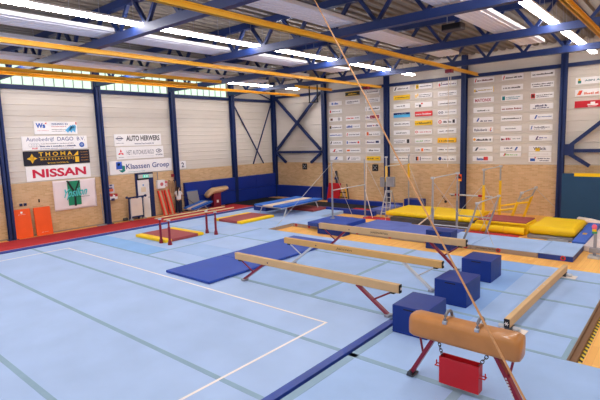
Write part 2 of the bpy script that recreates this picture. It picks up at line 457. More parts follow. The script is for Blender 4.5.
# loudspeaker hung in the roof
t = thing('ceiling_loudspeaker', 'dark box loudspeaker hanging in the roof between the white heating strips', 'loudspeaker', (-5.7, 14, 6.9), None, 'thing')
MB(t).box(-6.0, -5.4, 13.8, 14.15, 6.86, 7.05).build('cabinet', M['dgrey'], t, bev=.02)
MB(t).box(-5.97, -5.43, 13.78, 13.8, 6.88, 7.03).build('grille', M['black'], t)
for hx in (-5.9, -5.5): MB(t).cyl((hx, 14, 7.05), (hx, 14, ZT), .01, 6).build('hanger', M['grey'], t)
# small hanging frame in the corner bay
t = thing('hanging_frame', 'dark steel U-shaped frame hanging below the roof before the corner brace', 'frame', (-15.9, 20, 5.7), None, 'thing')
for hx in (-16.15, -15.6): MB(t).bar((hx, 20, 5.75), (hx, 20, 6.64), .05, .05).build('upright', M['black'], t)
MB(t).bar((-16.2, 20, 5.75), (-15.55, 20, 5.75), .06, .06).build('crossbar', M['black'], t)

# ------------------------------------------------------------------ sprung floor and mats
t = thing('floor_exercise_carpet', 'large light blue floor exercise carpet with white border line, filling the foreground', 'gym floor', (-11.8, 2, ZW), None, 'thing')
FX0, FX1 = -18.95, -4.66
ys = [-4.8, -3.45, -1.46, .51, 2.5, 4.46, 6.44, 8.34]
for a, b in zip(ys, ys[1:]):
    MB(t).box(FX0, FX1, a+.004, b-.004, ZW, 0).build('carpet_strip', M['carpet'], t)
for y in ys[1:-1]: MB(t).box(FX0, FX1, y-.05, y+.05, 0, .003).build('seam_tape', M['tape'], t)
mb = MB(t); lx0, lx1, ly0, ly1 = -17.8, -5.62, -4.8, 7.3
mb.box(lx0-.025, lx1+.025, ly1-.025, ly1+.025, 0, .004).box(lx0-.025, lx0+.025, ly0, ly1-.025, 0, .004).box(lx1-.025, lx1+.025, ly0, ly1-.025, 0, .004)
mb.build('border_line', M['white'], t)
tag(MB().box(-4.655, -4.5, -4.8, 8.2, ZW, .006).build('gap_cover', M['ntape'], loc=(-4.55, 2, ZW)), 'navy tarpaulin strip covering the gap right of the floor carpet', 'cover strip', kind='thing')
# pommel horse surface (near right)
t = thing('landing_surface', 'light blue mat floor under the pommel horse in right foreground', 'gym floor', (-1, 4, ZW), None, 'thing')
for x0, x1, y0, y1 in ((-4.43, -2.46, -4.8, 2.5), (-2.46, 3.0, -4.8, 2.5), (-4.43, -2.46, 2.5, 6.42), (-2.46, 3, 2.5, 6.42), (-4.43, 3.0, 6.42, 8.38)):
    MB(t).box(x0+.004, x1-.004, y0+.004, y1-.004, ZW, 0).build('mat_panel', M['carpet2'], t)
mb = MB(t).box(-4.43, 3, 6.36, 6.48, 0, .004); mb.build('seam_tape', M['tape'], t)
MB(t).box(-2.53, -2.39, -4.8, 6.36, 0, .004).build('seam_tape', M['tape'], t)
MB(t).box(-4.43, -4.28, -4.8, 8.2, 0, .004).build('seam_tape', M['tape'], t)
# beam landing area
t = thing('landing_surface', 'light blue mat floor under the three parallel balance beams', 'gym floor', (-7, 11, ZW), None, 'thing')
for x0, x1 in ((-9.7, -6.93), (-6.93, -4.5)):
    for y0, y1 in ((8.38, 10.3), (10.3, 12.1), (12.1, 14.0)):
        MB(t).box(x0+.004, x1-.004, y0+.004, y1-.004, ZW, 0).build('mat_panel', M['carpet2'], t)
for y in (10.3, 12.1): MB(t).box(-9.7, -4.5, y-.04, y+.04, 0, .004).build('seam_tape', M['tape'], t)
MB(t).box(-6.99, -6.87, 8.4, 14, 0, .004).build('seam_tape', M['tape'], t)
MB(t).box(-9.7, -4.5, 8.34, 8.46, 0, .004).build('seam_tape', M['tape'], t)
# right hand mats (low beam)
t = thing('landing_surface', 'blue mat floor under the low beam, with black and yellow tape along its side', 'gym floor', (-3, 11, ZW), None, 'thing')
for y0, y1 in ((8.42, 9.39), (9.39, 11.28), (11.28, 13.2), (13.2, 14.2)):
    for i, (x0, x1) in enumerate(((-4.49, -3.3), (-3.3, -1.42))):
        MB(t).box(x0+(.004 if i == 0 else 0), x1, y0+.004, y1-.004, ZW, 0).build('mat_panel', M['carpet3'] if i == 0 else M['carpet2'], t)
for y in (9.39, 11.28, 13.2): MB(t).box(-4.49, -1.42, y-.05, y+.05, 0, .004).build('seam_tape', M['tape'], t)
MB(t).box(-2.3, -1.42, 8.36, 8.44, 0, .004).build('seam_tape', M['tape'], t)
MB(t).box(-1.5, -1.42, 8.44, 9.35, 0, .004).build('seam_tape', M['tape'], t)
MB(t).box(-1.42, -1.41, 8.42, 14.2, ZW, -.01).build('side_board', M['side'], t)
MB(t).box(-1.41, -1.30, 8.42, 14.2, ZW, -.09).build('brown_ledge', ink((128, 92, 62)), t)  # plain brown ledge between the mat side and the warning tape
MB(t).box(-1.30, -1.24, 8.42, 14.2, ZW, ZW+.004).build('warning_tape', M['haz'], t)
# left rear floor (under parallel bars)
t = thing('landing_surface', 'light blue panelled mat floor around the parallel bars and far left', 'gym floor', (-15, 13, ZW), None, 'thing')
xs = [-18.95, -17.25, -15.95, -14.2, -11.8, -9.7]
yy = [8.38, 9.35, 10.6, 12.2, 14.0]
for j, (y0, y1) in enumerate(zip(yy, yy[1:])):
    for i, (x0, x1) in enumerate(zip(xs, xs[1:])):
        MB(t).box(x0+.006, x1-.006, y0+.006, y1-.006, ZW, 0).build('mat_panel', M['sky'] if j == 0 and i < 3 else M['carpet' if (i+j) % 2 else 'carpet2'], t)
xs = [-18.95, -17.3, -15.6, -13.85]; yy = [14.0, 15.6, 17.6, 19.9]
for j, (y0, y1) in enumerate(zip(yy, yy[1:])):
    for i, (x0, x1) in enumerate(zip(xs, xs[1:])):
        MB(t).box(x0+.006, x1-.006, y0+.006, y1-.006, ZW, 0).build('mat_panel', M['carpet' if (i+j) % 2 else 'carpet2'], t)
MB(t).box(-18.95, -9.7, 8.34, 8.42, 0, .004).build('seam_tape', M['tape'], t)
MB(t).box(-18.95, -9.7, 12.17, 12.23, 0, .004).build('seam_tape', M['tape'], t)
MB(t).box(-14.24, -14.16, 8.42, 14, 0, .004).build('seam_tape', M['tape'], t)
MB(t).box(-13.85, -13.84, 14.0, 15.6, ZW, -.01).build('side_board', M['side'], t)
# vault runway
t = thing('vault_runway', 'long red runway with blue edging along the brick left wall', 'runway', (-20, 7, ZW), None, 'thing')
MB(t).box(-21.32, -19.5, -4.8, 18.7, ZW, .0).build('red_carpet', M['red'], t)
MB(t).box(-19.46, -19.15, -4.8, 18.7, ZW, -.005).build('blue_edging', M['blueedge'], t)
MB(t).box(-19.5, -19.46, -4.8, 18.7, ZW, .002).build('pale_border', ink((222, 160, 160)), t)

# badges: red ring with dark centre
def badge(t, x, y, z, r=.075):
    bd = MB(t).cyl((x, y, z), (x, y-.008, z), r, 14).build('badge', M['dot'], t)
    MB(t).cyl((x, y-.006, z), (x, y-.012, z), r*.55, 10).build('badge_centre', M['dgrey'], bd)
# far row of mats
def farmat(x0, x1, y0, y1, z, m, sm, label, badges=(), txt=None):
    t = thing('landing_mat', label, 'landing mat', ((x0+x1)/2, (y0+y1)/2, ZW), 'raised mats beyond the parquet strip', 'thing')
    MB(t).box(x0+.006, x1-.006, y0, y1, ZW, z-.02).build('side_cover', sm, t)
    MB(t).box(x0+.006, x1-.006, y0-.004, y1+.004, z-.02, z).build('top_carpet', m, t)
    for bx in badges: badge(t, bx, y0, (ZW+z)/2)
    if txt: put_text('JANSSEN-FRITSEN', (txt, y0-.004, ZW+.05), (1, 0, 0), (0, 0, 1), .75, .06, M['black'], t, .01)
    return t
farmat(-13.83, -12.65, 15.62, 17.6, 0.02, M['carpet2'], M['side'], 'light blue mat with beige side behind the parquet hole', (-13.6, -12.85))
farmat(-12.64, -10.95, 15.62, 17.4, 0.02, M['carpet2'], M['side'], 'light blue mat with beige side under the thick blue pad', ())
farmat(-10.94, -9.2, 15.62, 18.25, 0.02, M['violet'], M['side'], 'violet blue mat beside the thick blue pad', (-10.3,), None)
farmat(-9.19, -6.75, 15.62, 18.0, 0.02, M['violet'], M['side'], 'violet blue mat behind the third beam, right of its twin', (-8.8, -7.3), None)
farmat(-6.74, -5.65, 15.62, 17.55, 0.02, M['carpet2'], M['side'], 'short light blue mat behind the third beam end', (-5.85,))
farmat(-5.64, -3.56, 15.62, 17.55, 0.02, M['carpet2'], M['side'], 'light blue mat with beige side and badges, left of the navy sided mat', (-4.75,), -5.5)
farmat(-3.55, -2.58, 15.62, 17.55, 0.03, M['carpet2'], M['ntape'], 'light blue topped mat with navy sides at the row end', (-2.85,))
# thick blue pad and box at the near end of the high bar
t = thing('soft_pad', 'dark blue flat pad lying behind the left end of the third beam', 'pad', (-11.8, 16.3, .02), None, 'thing')
MB(t).box(-12.75, -10.95, 15.4, 17.3, .021, .2).build('cover', M['dblue'], t, bev=.02)
MB(t).box(-12.74, -10.96, 15.39, 15.395, .1, .108).build('seam', M['cube'], t)
def block(x, y, sx, sy, z0, h, rot, label, slot=True):
    t = thing('foam_block', label, 'foam block', (x, y, z0), 'navy foam blocks', 'thing')
    MB().box(-sx/2, sx/2, -sy/2, sy/2, 0, h).build('cover', M['cube'], t, bev=.015)
    if slot: MB().box(-.12, .12, -sy/2-.004, -sy/2+.004, h*.9-.012, h*.9+.012).build('handle_slot', M['black'], t)
    MB().box(-sx/2-.003, sx/2+.003, -sy/2-.003, sy/2+.003, h*.06, h*.06+.008).build('seam', M['pad'], t)
    t.rotation_euler.z = rot; return t
block(-11.2, 15.2, 1.3, .5, ZW, .42, 0, 'navy foam block under the edge of the blue pad, behind third beam', False)
block(-3.95, 8.17, .72, .92, 0, .56, .02, 'navy foam block directly behind the pommel horse')
block(-3.97, 10.15, .74, .86, 0, .56, -.01, 'navy foam block between the near and far blocks, beside second beam')
block(-4.13, 12.2, .76, .84, 0, .56, 0, 'navy foam block farthest of the row, beside the third beam end')
block(-6.56, 15.25, .9, .58, ZW, .66, .0, 'navy foam block behind the third beam, on the parquet')
# two dark blue folding mats
def bluemat(x0, x1, y0, y1, label):
    t = thing('landing_mat', label, 'landing mat', ((x0+x1)/2, (y0+y1)/2, 0), 'dark blue flat mats left of the beams', 'thing')
    MB(t).box(x0, x1, y0, y1, .008, .085).build('cover', M['dblue'], t, bev=.015)
    MB(t).box(x0+.002, x1-.002, y0-.003, y1+.003, .04, .05).build('seam', M['cube'], t)
    for sx in (x0, x1):
        for k in (.3, .7): MB(t).box(sx-.012, sx+.012, y0+(y1-y0)*k-.1, y0+(y1-y0)*k+.1, .05, .065).build('handle', M['black'], t)
bluemat(-11.72, -9.72, 7.52, 9.62, 'dark blue flat mat in front, its near corner by the white line')
bluemat(-11.72, -9.75, 9.64, 13.3, 'dark blue flat mat behind, running under the first beam ends')

# red and yellow mats by the parallel bars
def rymat(x0, x1, y0, y1, along_x, label, group='red mats with yellow edges'):
    t = thing('landing_mat', label, 'landing mat', ((x0+x1)/2, (y0+y1)/2, 0), group, 'thing')
    w = .3; z0, z1 = .008, .12
    if along_x:
        MB(t).box(x0, x1, y0+w, y1-w, z0, z1).build('red_top', M['maroon'], t, bev=.01)
        for a in (y0, y1-w): MB(t).box(x0, x1, a, a+w, z0, z1).build('yellow_edge', M['yel'], t, bev=.02)
    else:
        MB(t).box(x0+w, x1-w, y0, y1, z0, z1).build('red_top', M['maroon'], t, bev=.01)
        for a in (x0, x1-w): MB(t).box(a, a+w, y0, y1, z0, z1).build('yellow_edge', M['yel'], t, bev=.02)
rymat(-17.4, -15.25, 9.85, 11.7, True, 'red mat with yellow edges lying between the parallel bar posts')
rymat(-17.55, -15.65, 14.15, 16.35, False, 'red mat with yellow edges lying beyond the parallel bars')

# ------------------------------------------------------------------ parallel bars
t = thing('parallel_bars', 'parallel bars with wooden rails on four maroon posts', 'parallel bars', (-15.15, 10.9, 0), None, 'thing')
for x in (-15.45, -14.87):
    for y in (9.8, 12.02):
        ps = MB(t).cyl((x, y, .09), (x, y, .70), .048, 12).build('post', M['mred'], t)
        MB(t).cyl((x, y, .70), (x, y, .93), .034, 10).build('inner_tube', M['mred'], ps)
        MB(t).cyl((x, y, .0), (x, y, .16), .085, 12, .06).build('foot', M['mred'], t)
        MB(t).box(x-.04, x+.04, y-.05, y+.05, .91, .965).build('bracket', M['lgrey'], t)
    MB(t).tube([(x, 9.6, .99), (x, 13.05, .99)], .026, 10).build('rail', M['suede2'], t)

# ------------------------------------------------------------------ balance beams
def beam(y, xa, xb, zt, h, m, legm, label, txt=None, scribble=False):
    xc = (xa+xb)/2
    t = thing('balance_beam', label, 'balance beam', (xc, y, 0), 'balance beams', 'thing')
    MB(t).box(xa, xb, y-.055, y+.055, zt-h, zt).build('beam_body', m, t, bev=.018)
    for s, x in ((-1, xa), (1, xb)):
        cap = MB(t).box(min(x, x+s*.025), max(x, x+s*.025), y-.052, y+.052, zt-h+.004, zt-.004).build('end_cap', M['black'] if s > 0 else m, t, bev=.012)
        zb = zt-h; top = x-s*1.05; foot = x-s*.28
        MB(t).bar((top, y, zb+.005), (foot, y, .05), .09, .055).build('leg', legm, t)
        f = .52
        mx, mz = top+(foot-top)*f, zb+(.05-zb)*f
        MB(t).cyl((mx, y, mz), (x-s*.16, y, zb+.005), .02, 8).build('strut', legm, t)
        MB(t).box(x-s*.16-.05, x-s*.16+.05, y-.05, y+.05, zb-.03, zb+.005).build('bracket', M['black'], t)
        MB(t).box(foot-.05, foot+.07, y-.09, y+.09, .008, .06).build('foot', M['grey'], t, bev=.01)
    mb = MB(t)
    for r in (0, PI/3, 2*PI/3): mb.obox((xb+.028, y, zt-h/2), (.004, .012, .07), (r, 0, 0))
    mb.build('emblem', M['white'], cap)
    if txt: put_text('JANSSEN-FRITSEN', (xa+2.05, y-.055, zt-h+.055), (1, 0, 0), (0, 0, 1), .62, .07, M['black'], t, .012)
    if scribble: put_text('Janssen', (xa+1.95, y-.055, zt-h+.05), (1, 0, 0), (0, 0, 1), .55, .08, M['black'], t, .0, .3)
    MB(t).cyl((xa+1.24, y-.056, zt-h*.55), (xa+1.24, y-.062, zt-h*.55), .022, 10).build('bolt', M['chain'], t)
    return t
beam(8.33, -9.47, -4.47, .76, .19, M['suede'], M['mred'], 'nearest of the three parallel balance beams, on maroon legs')
beam(10.35, -9.47, -4.42, .81, .18, M['beamy'], M['lgrey'], 'middle of the three parallel balance beams, on light grey legs', scribble=True)
beam(12.4, -9.7, -4.62, .92, .2, M['suede'], M['mred'], 'farthest of the three parallel balance beams, dark writing on its side', txt=True)
# low beam (right)
t = thing('balance_beam', 'low balance beam running lengthwise on white end plates at right', 'balance beam', (-2.47, 11.25, 0), 'balance beams', 'thing')
L4 = 4.66
MB().box(-.055, .055, -L4/2, L4/2, .1, .285).build('beam_body', M['suede2'], t, bev=.018)
MB().box(-.053, .053, -L4/2-.025, -L4/2, .104, .281).build('end_cap', M['black'], t, bev=.012)
MB().box(-.053, .053, L4/2, L4/2+.025, .104, .281).build('end_cap', M['suede2'], t, bev=.012)
mb = MB()
for r in (PI/2, PI/2+PI/3, PI/2+2*PI/3): mb.obox((0, -L4/2-.028, .19), (.012, .004, .08), (0, r, 0))
mb.build('end_cap_emblem', M['white'], t)
for s in (-1, 1):
    y = s*(L4/2-.16)
    MB().box(-.16, .3, y-.15, y+.15, .006, .016).build('base_plate', M['white'], t)
    MB().cyl((-.2, y, .06), (.2, y, .06), .04, 12).build('foot_roller', M['lgrey'], t)
    MB().box(-.07, .07, y-.08, y+.08, .016, .1).build('bracket', M['chain'], t)
for k in (-.25, .25): MB().cyl((0, k, .284), (0, k, .288), .02, 10).build('top_bolt', M['lgrey'], t)
t.rotation_euler.z = -.0225

# ------------------------------------------------------------------ pommel horse
HX, HY = -2.41, 6.43
t = thing('pommel_horse', 'tan leather pommel horse with two grip handles on maroon legs', 'pommel horse', (HX, HY, 0), None, 'thing')
mb = MB(); bm = mb.bm
rings = []; nl = 22; ns = 28; LL = .8
for i in range(nl+1):
    u = -1+2*i/nl
    x = LL*math.sin(u*PI/2) if False else LL*u
    e = max(0, (abs(u)-.9)/.1); sc = math.sqrt(max(0, 1-e*e))*.10+.90
    if abs(u) == 1: sc = .87
    ring = []
    for k in range(ns):
        a = 2*PI*k/ns; c, s = math.cos(a), math.sin(a)
        p = .42 if s < 0 else .62
        yv = .178*math.copysign(abs(c)**.45, c); zv = math.copysign(abs(s)**p, s)*(.19 if s > 0 else .17)
        ring.append(bm.verts.new((x, yv*sc, .885+zv*sc)))
    rings.append(ring)
for a, b in zip(rings, rings[1:]):
    for k in range(ns): bm.faces.new((a[k], a[(k+1) % ns], b[(k+1) % ns], b[k]))
bm.faces.new(rings[0]); bm.faces.new(rings[-1])
MBo = mb.build('horse_body', M['leather'], t, smooth=True)
for sx in (-.235, .235):
    pts = []
    for k in range(13):
        a = PI*k/12; pts.append((sx, -.13*math.cos(a), 1.065+.125*math.sin(a)**.75))
    hd = MB().tube(pts, .023, 10).build('handle', M['hgrey'], t, smooth=True)
    for sy in (-1, 1): MB().box(sx-.035, sx+.035, sy*.13-.035, sy*.13+.035, 1.03, 1.085).build('handle_base', M['steel'], hd, bev=.012)
for s in (-1, 1):
    MB().bar((s*.44, 0, .74), (s*.82, 0, .06), .11, .06).build('leg', M['mred'], t, bev=.008)
    MB().cyl((s*.70, 0, .74), (s*.635, 0, .4), .018, 8).build('strut', M['mred'], t)
    MB().box(s*.83-.05, s*.83+.07, -.1, .1, .006, .04).build('foot', M['chain'], t, bev=.008)
    MB().cyl((s*.83, -.1, .06), (s*.83, .1, .06), .035, 10).build('hinge', M['chain'], t)
mb = MB()
for k in range(9): mb.obox((.615+.022*k*.75, -.058, .42-.04*k), (.022, .004, .028), (0, -.5, 0))
mb.build('scale_marks', M['lgrey'], t)
# chains and red ballast box
def chain(t, p, q, n, r=.022):
    p = Vector(p); q = Vector(q); mb = MB(); d = (q-p)/n; L = d.length
    for i in range(n):
        c = p+d*(i+.5); u = d.normalized(); w = u.cross(Vector((0, 1, 0))).normalized() if i % 2 else Vector((0, 1, 0))
        pts = []
        for k in range(12):
            a = 2*PI*k/12; pts.append(c+u*math.cos(a)*L*.66+w*math.sin(a)*r)
        mb.tube(pts, .007, 6, closed=True)
    return mb.build('chain', M['chain'], t, smooth=True)
bx = thing('ballast_box', 'red open steel box hanging on chains below the pommel horse', 'ballast box', (HX, HY-.02, 0), None, 'thing')
mb = MB(); th = .012; x0, x1, y0, y1, z0, z1 = -.325, .265, -.10, .06, .085, .50
mb.box(x0, x1, y0, y0+th, z0, z1).box(x0, x1, y1-th, y1, z0, z1).box(x0, x0+th, y0+th, y1-th, z0, z1).box(x1-th, x1, y0+th, y1-th, z0, z1).box(x0+th, x1-th, y0+th, y1-th, z0, z0+th)
mb.build('box_shell', M['bred'], bx)
for s, x in ((-1, x0), (1, x1)):
    MB().tube([(x, -.07, .33), (x+s*.075, -.07, .33), (x+s*.075, .01, .33), (x, .01, .33)], .01, 8).tube([(x+s*.07, -.03, .33), (x+s*.07, -.03, .40)], .01, 8).build('side_hook', M['bred'], bx)
chain(bx, (-.31, -.03, .50), (-.40, 0.02, .74), 6); chain(bx, (.245, -.03, .50), (.40, 0.02, .74), 6)

# ------------------------------------------------------------------ big tan climbing rope
p0 = Vector((-5.62, 7.0, 6.64)); p1 = Vector((.10, 2.56, .0))
def rope_points(a, b, n=24): return [Vector(a).lerp(Vector(b), i/n) for i in range(n+1)]
def rope_obj(name, label, pts, r, m, cat='rope'):
    mb = MB().tube(pts, r, 8); mb_loc = pts[-1]
    return tag(mb.build(name, m, loc=tuple(mb_loc), smooth=True), label, cat, kind='thing')
pA = Vector((-5.69, 7.0, 6.70)); pB = Vector((-.833, 3.5, 1.796))
pC = pA+(pB-pA)*(pA.z/(pA.z-pB.z))
rope_obj('climbing_rope', 'long tan climbing rope pulled diagonally across the view in front of everything', [pA.lerp(pC, i/24) for i in range(25)], .0095, M['rope'])

# ------------------------------------------------------------------ uneven bars and high bars
def wire(t, p, q, r=.009, m='wire', name='guy_wire'): MB(t).cyl(p, q, r, 6).build(name, M[m], t)
# A
t = thing('high_bar', 'grey steel bars with low crossbar, standing left on the thick blue pad', 'gymnastic bars', (-12.25, 18, 0), None, 'thing')
for y, z0, zt in ((16.6, .2, 2.7), (19.3, ZW, 2.73)):
    MB(t).cyl((-12.25, y, z0), (-12.25, y, 1.5), .042, 12).build('post', M['grey'], t)
    MB(t).cyl((-12.25, y, 1.5), (-12.25, y, zt), .03, 10).build('inner_tube', M['steel'], t)
    MB(t).cyl((-12.25, y, zt), (-12.25, y, zt+.04), .05, 10).build('top_cap', M['lgrey'], t)
    MB(t).cyl((-12.25, y, z0), (-12.25, y, z0+.03), .11, 14).build('foot', M['grey'], t)
MB(t).cyl((-12.25, 16.6, 1.48), (-12.25, 19.3, 1.48), .024, 10).build('crossbar', M['lgrey'], t)
wire(t, (-12.25, 16.6, 2.68), (-13.7, 14.35, .02)); wire(t, (-12.25, 19.3, 2.7), (-10.9, 19.6, -.1))
wire(t, (-12.25, 16.6, 2.6), (-11.75, 17.6, .0), .01, 'wrope'); wire(t, (-12.25, 19.3, 1.3), (-11.7, 19.1, -.1), .02, 'wrope')
# B
t = thing('high_bar', 'bars with yellow sleeves and grey wrapped pads, standing behind the stepladder', 'gymnastic bars', (-11.5, 21.2, ZW), None, 'thing')
for y, z0 in ((20.1, ZW), (22.45, ZW)):
    MB(t).cyl((-11.5, y, z0), (-11.5, y, 2.78), .035, 10).build('post', M['steel'], t)
    MB(t).cyl((-11.5, y, 1.58), (-11.5, y, 2.35), .06, 12).build('yellow_sleeve', M['yelpost'], t)
    MB(t).box(-11.56, -11.44, y-.05, y+.05, 2.76, 2.82).build('top_cap', M['lgrey'], t)
    MB(t).cyl((-11.5, y, z0), (-11.5, y, z0+.03), .1, 12).build('foot', M['grey'], t)
MB(t).cyl((-11.5, 20.1, 2.34), (-11.5, 22.45, 2.34), .024, 10).build('crossbar', M['lgrey'], t)
wire(t, (-11.5, 20.1, 2.4), (-10.7, 18.6, -.13)); wire(t, (-11.5, 22.45, 2.3), (-10.2, 21.6, .3))
MB(t).box(-11.79, -11.545, 19.96, 20.12, 1.32, 1.8).build('grey_pad', M['greymat'], t, bev=.03)
MB(t).box(-11.44, -11.0, 19.96, 20.12, 1.34, 1.83).build('grey_pad', M['greymat'], t, bev=.03)
# C: grey uneven bars
t = thing('uneven_bars', 'grey uneven bars with leaning low bar, in front of the yellow crash mats', 'gymnastic bars', (-6.6, 17.2, ZW), None, 'thing')
for y, zf in ((16.05, .02), (18.38, ZW)):
    MB(t).cyl((-7.25, y, zf), (-7.25, y, 1.1), .046, 12).build('post', M['grey'], t)
    MB(t).cyl((-7.25, y, 1.1), (-7.25, y, 2.22), .034, 10).build('inner_tube', M['steel'], t)
    MB(t).box(-7.32, -7.18, y-.05, y+.05, 2.19, 2.27).build('bar_clamp', M['lgrey'], t, bev=.01)
    MB(t).cyl((-6.1, y, zf), (-5.78, y, .82), .04, 12).build('leaning_leg', M['grey'], t)
    MB(t).cyl((-5.78, y, .82), (-5.62, y, 1.39), .03, 10).build('inner_tube', M['steel'], t)
    MB(t).box(-5.68, -5.56, y-.05, y+.05, 1.36, 1.43).build('bar_clamp', M['lgrey'], t, bev=.01)
    MB(t).cyl((-7.25, y, .50), (-5.9, y, .50), .026, 8).build('spreader', M['steel'], t)
    for x in (-7.25, -6.1): MB(t).cyl((x, y, zf), (x, y, zf+.03), .1, 12).build('foot', M['grey'], t)
MB(t).cyl((-7.25, 15.95, 2.23), (-7.25, 18.48, 2.23), .022, 10).build('high_crossbar', M['lgrey'], t)
MB(t).cyl((-5.62, 15.95, 1.40), (-5.62, 18.48, 1.40), .022, 10).build('low_crossbar', M['lgrey'], t)
wire(t, (-7.25, 16.05, 2.15), (-8.6, 18.8, -.12)); wire(t, (-7.25, 18.38, 2.15), (-8.9, 19.0, -.12)); wire(t, (-7.25, 16.05, 2.1), (-7.0, 18.3, .4))
wire(t, (-5.62, 18.38, 1.35), (-6.4, 18.55, -.13)); wire(t, (-5.62, 16.05, 1.35), (-5.0, 15.9, .02))
wire(t, (-9.1, 18.65, ZW+.02), (-8.35, 18.62, .48), .03, 'wrope', 'strap')
# D: yellow uneven bars
t = thing('uneven_bars', 'yellow uneven bars standing among the yellow crash mats', 'gymnastic bars', (-6.2, 21.5, ZW), None, 'thing')
for y in (20.37, 22.63):
    z0 = ZW
    MB(t).cyl((-6.87, y, z0), (-6.87, y, 1.57), .06, 12).build('post', M['yelpost'], t)
    MB(t).cyl((-6.87, y, 1.57), (-6.87, y, 2.25), .036, 10).build('inner_tube', M['steel'], t)
    MB(t).box(-6.94, -6.80, y-.06, y+.06, 2.2, 2.28).build('bar_clamp', M['lgrey'], t, bev=.01)
    MB(t).cyl((-5.83, y, z0), (-5.47, y, .93), .058, 12).build('leaning_leg', M['yelpost'], t)
    MB(t).cyl((-5.47, y, .93), (-5.32, y, 1.31), .034, 10).build('inner_tube', M['steel'], t)
    MB(t).box(-5.38, -5.26, y-.06, y+.06, 1.26, 1.35).build('bar_clamp', M['lgrey'], t, bev=.01)
    MB(t).cyl((-6.87, y, .36), (-5.62, y, .62), .045, 10).build('spreader', M['yelpost'], t)
MB(t).cyl((-6.87, 20.25, 2.24), (-6.87, 22.75, 2.24), .022, 10).build('high_crossbar', M['lgrey'], t)
MB(t).cyl((-5.32, 20.25, 1.31), (-5.32, 22.75, 1.31), .022, 10).build('low_crossbar', M['lgrey'], t)
MB(t).cyl((-5.47, 20.37, .93), (-5.47, 22.63, .93), .022, 10).build('lower_rail', M['lgrey'], t)
wire(t, (-6.87, 20.37, 1.6), (-7.75, 19.6, .3)); wire(t, (-6.87, 20.37, 1.6), (-6.2, 20.1, .5)); wire(t, (-5.32, 22.63, 1.25), (-4.7, 23.6, .3))

# stepladder
t = thing('stepladder', 'aluminium stepladder standing in front of the grey wrapped pads', 'ladder', (-11.4, 19.95, ZW), None, 'thing')
fl, fr = Vector((-11.60, 19.68, ZW)), Vector((-11.12, 19.68, ZW)); tl, tr = Vector((-11.47, 19.98, 1.13)), Vector((-11.17, 19.98, 1.13))
MB(t).bar(fl, tl, .03, .06).build('side_rail', M['lgrey'], t); MB(t).bar(fr, tr, .03, .06).build('side_rail', M['lgrey'], t)
for k in range(1, 6):
    u = k/5.2; MB(t).bar(fl.lerp(tl, u), fr.lerp(tr, u), .08, .025).build('step', M['lgrey'], t)
MB(t).box(-11.5, -11.13, 19.94, 20.03, 1.12, 1.16).build('top_platform', M['lgrey'], t)
for a, b in (((-11.55, 20.5, ZW), (-11.47, 20.04, 1.1)), ((-11.1, 20.5, ZW), (-11.17, 20.04, 1.1))):
    MB(t).bar(a, b, .025, .04).build('rear_leg', M['grey'], t)
MB(t).bar((-11.53, 20.37, .2), (-11.12, 20.37, .2), .02, .03).build('rear_brace', M['grey'], t)

# ------------------------------------------------------------------ mats at the far end
def softmat(name, x0, x1, y0, y1, z0, z1, m, label, bev=.06, cat='crash mat', seam=None, group=None):
    t = thing(name, label, cat, ((x0+x1)/2, (y0+y1)/2, z0), group, 'thing')
    MB(t).box(x0, x1, y0, y1, z0, z1).build('cover', m, t, bev=bev, seg=3)
    if seam: MB(t).box(x0+.02, x1-.02, y0-.004, y0+.01, z0+(z1-z0)*.5, z0+(z1-z0)*.5+.02).build('seam', seam, t)
    return t
t = softmat('crash_mat', -11.0, -6.95, 19.05, 21.4, .10, .30, M['yel'], 'long yellow crash mat in front of the blue box by the far wall', .08, seam=M['yelpost'])
lab(MB(t).box(-10.6, -6.95, 18.85, 21.5, ZW, .095).build('base_pad', M['dgrey'], t, bev=.02), 'charcoal base pad')
t = softmat('crash_mat', -4.6, -3.02, 18.55, 20.95, -.02, .31, M['yel'], 'yellow crash mat at right with rounded end, beside the blue sloping mat', .16, seam=M['yelpost'])
lab(MB(t).box(-4.6, -3.1, 18.5, 21.1, ZW, -.03).build('base_pad', M['greymat'], t, bev=.02), 'grey base pad')
softmat('crash_mat', -6.75, -4.65, 18.95, 20.3, ZW, .22, M['yel'], 'yellow mat carrying the maroon mat between the yellow bars', .08, seam=M['yelpost'])
t = thing('landing_mat', 'maroon mat lying on top of the yellow mats inside the yellow uneven bars', 'landing mat', (-5.6, 19.2, .3), None, 'thing')
MB(t).box(-6.6, -4.75, 18.9, 20.25, .225, .34).build('cover', M['maroon'], t, bev=.03)
MB(t).box(-6.62, -4.73, 18.82, 18.9, .225, .30).build('front_edge', M['yel'], t, bev=.03)
MB(t).box(-4.745, -4.70, 18.9, 20.2, .225, .31).build('end_edge', M['yel'], t, bev=.02)
t = thing('bolster', 'yellow padded roll along the foot of the yellow uneven bars', 'roll', (-6, 18.5, ZW), None, 'thing')
MB(t).cyl((-6.85, 18.76, .02), (-4.75, 18.74, .02), .14, 16).build('cover', M['yel'], t, smooth=False)
for x in (-6.2, -5.5): MB(t).tube([(x, 18.75+.145*math.cos(a*PI/8), .02+.145*math.sin(a*PI/8)) for a in range(16)], .012, 5, closed=True).build('strap', M['yelsteel'], t)
tag(MB().box(-6.75, -4.9, 18.2, 18.6, ZW, ZW+.03).build('floor_mat', M['red'], loc=(-5.8, 18.2, ZW)), 'thin red mat strip on the parquet in front of the yellow roll', 'mat')
tag(MB().box(-12.2, -10.7, 19.0, 19.55, ZW, ZW+.03).build('floor_mat', M['red'], loc=(-11.4, 19.3, ZW)), 'thin red mat under the feet of the stepladder', 'mat')
tag(MB().box(-10.4, -7.6, 18.35, 18.7, ZW, ZW+.02).build('floor_strip', M['white'], loc=(-9, 18.5, ZW)), 'white strip on the parquet in front of the long yellow crash mat', 'floor strip')
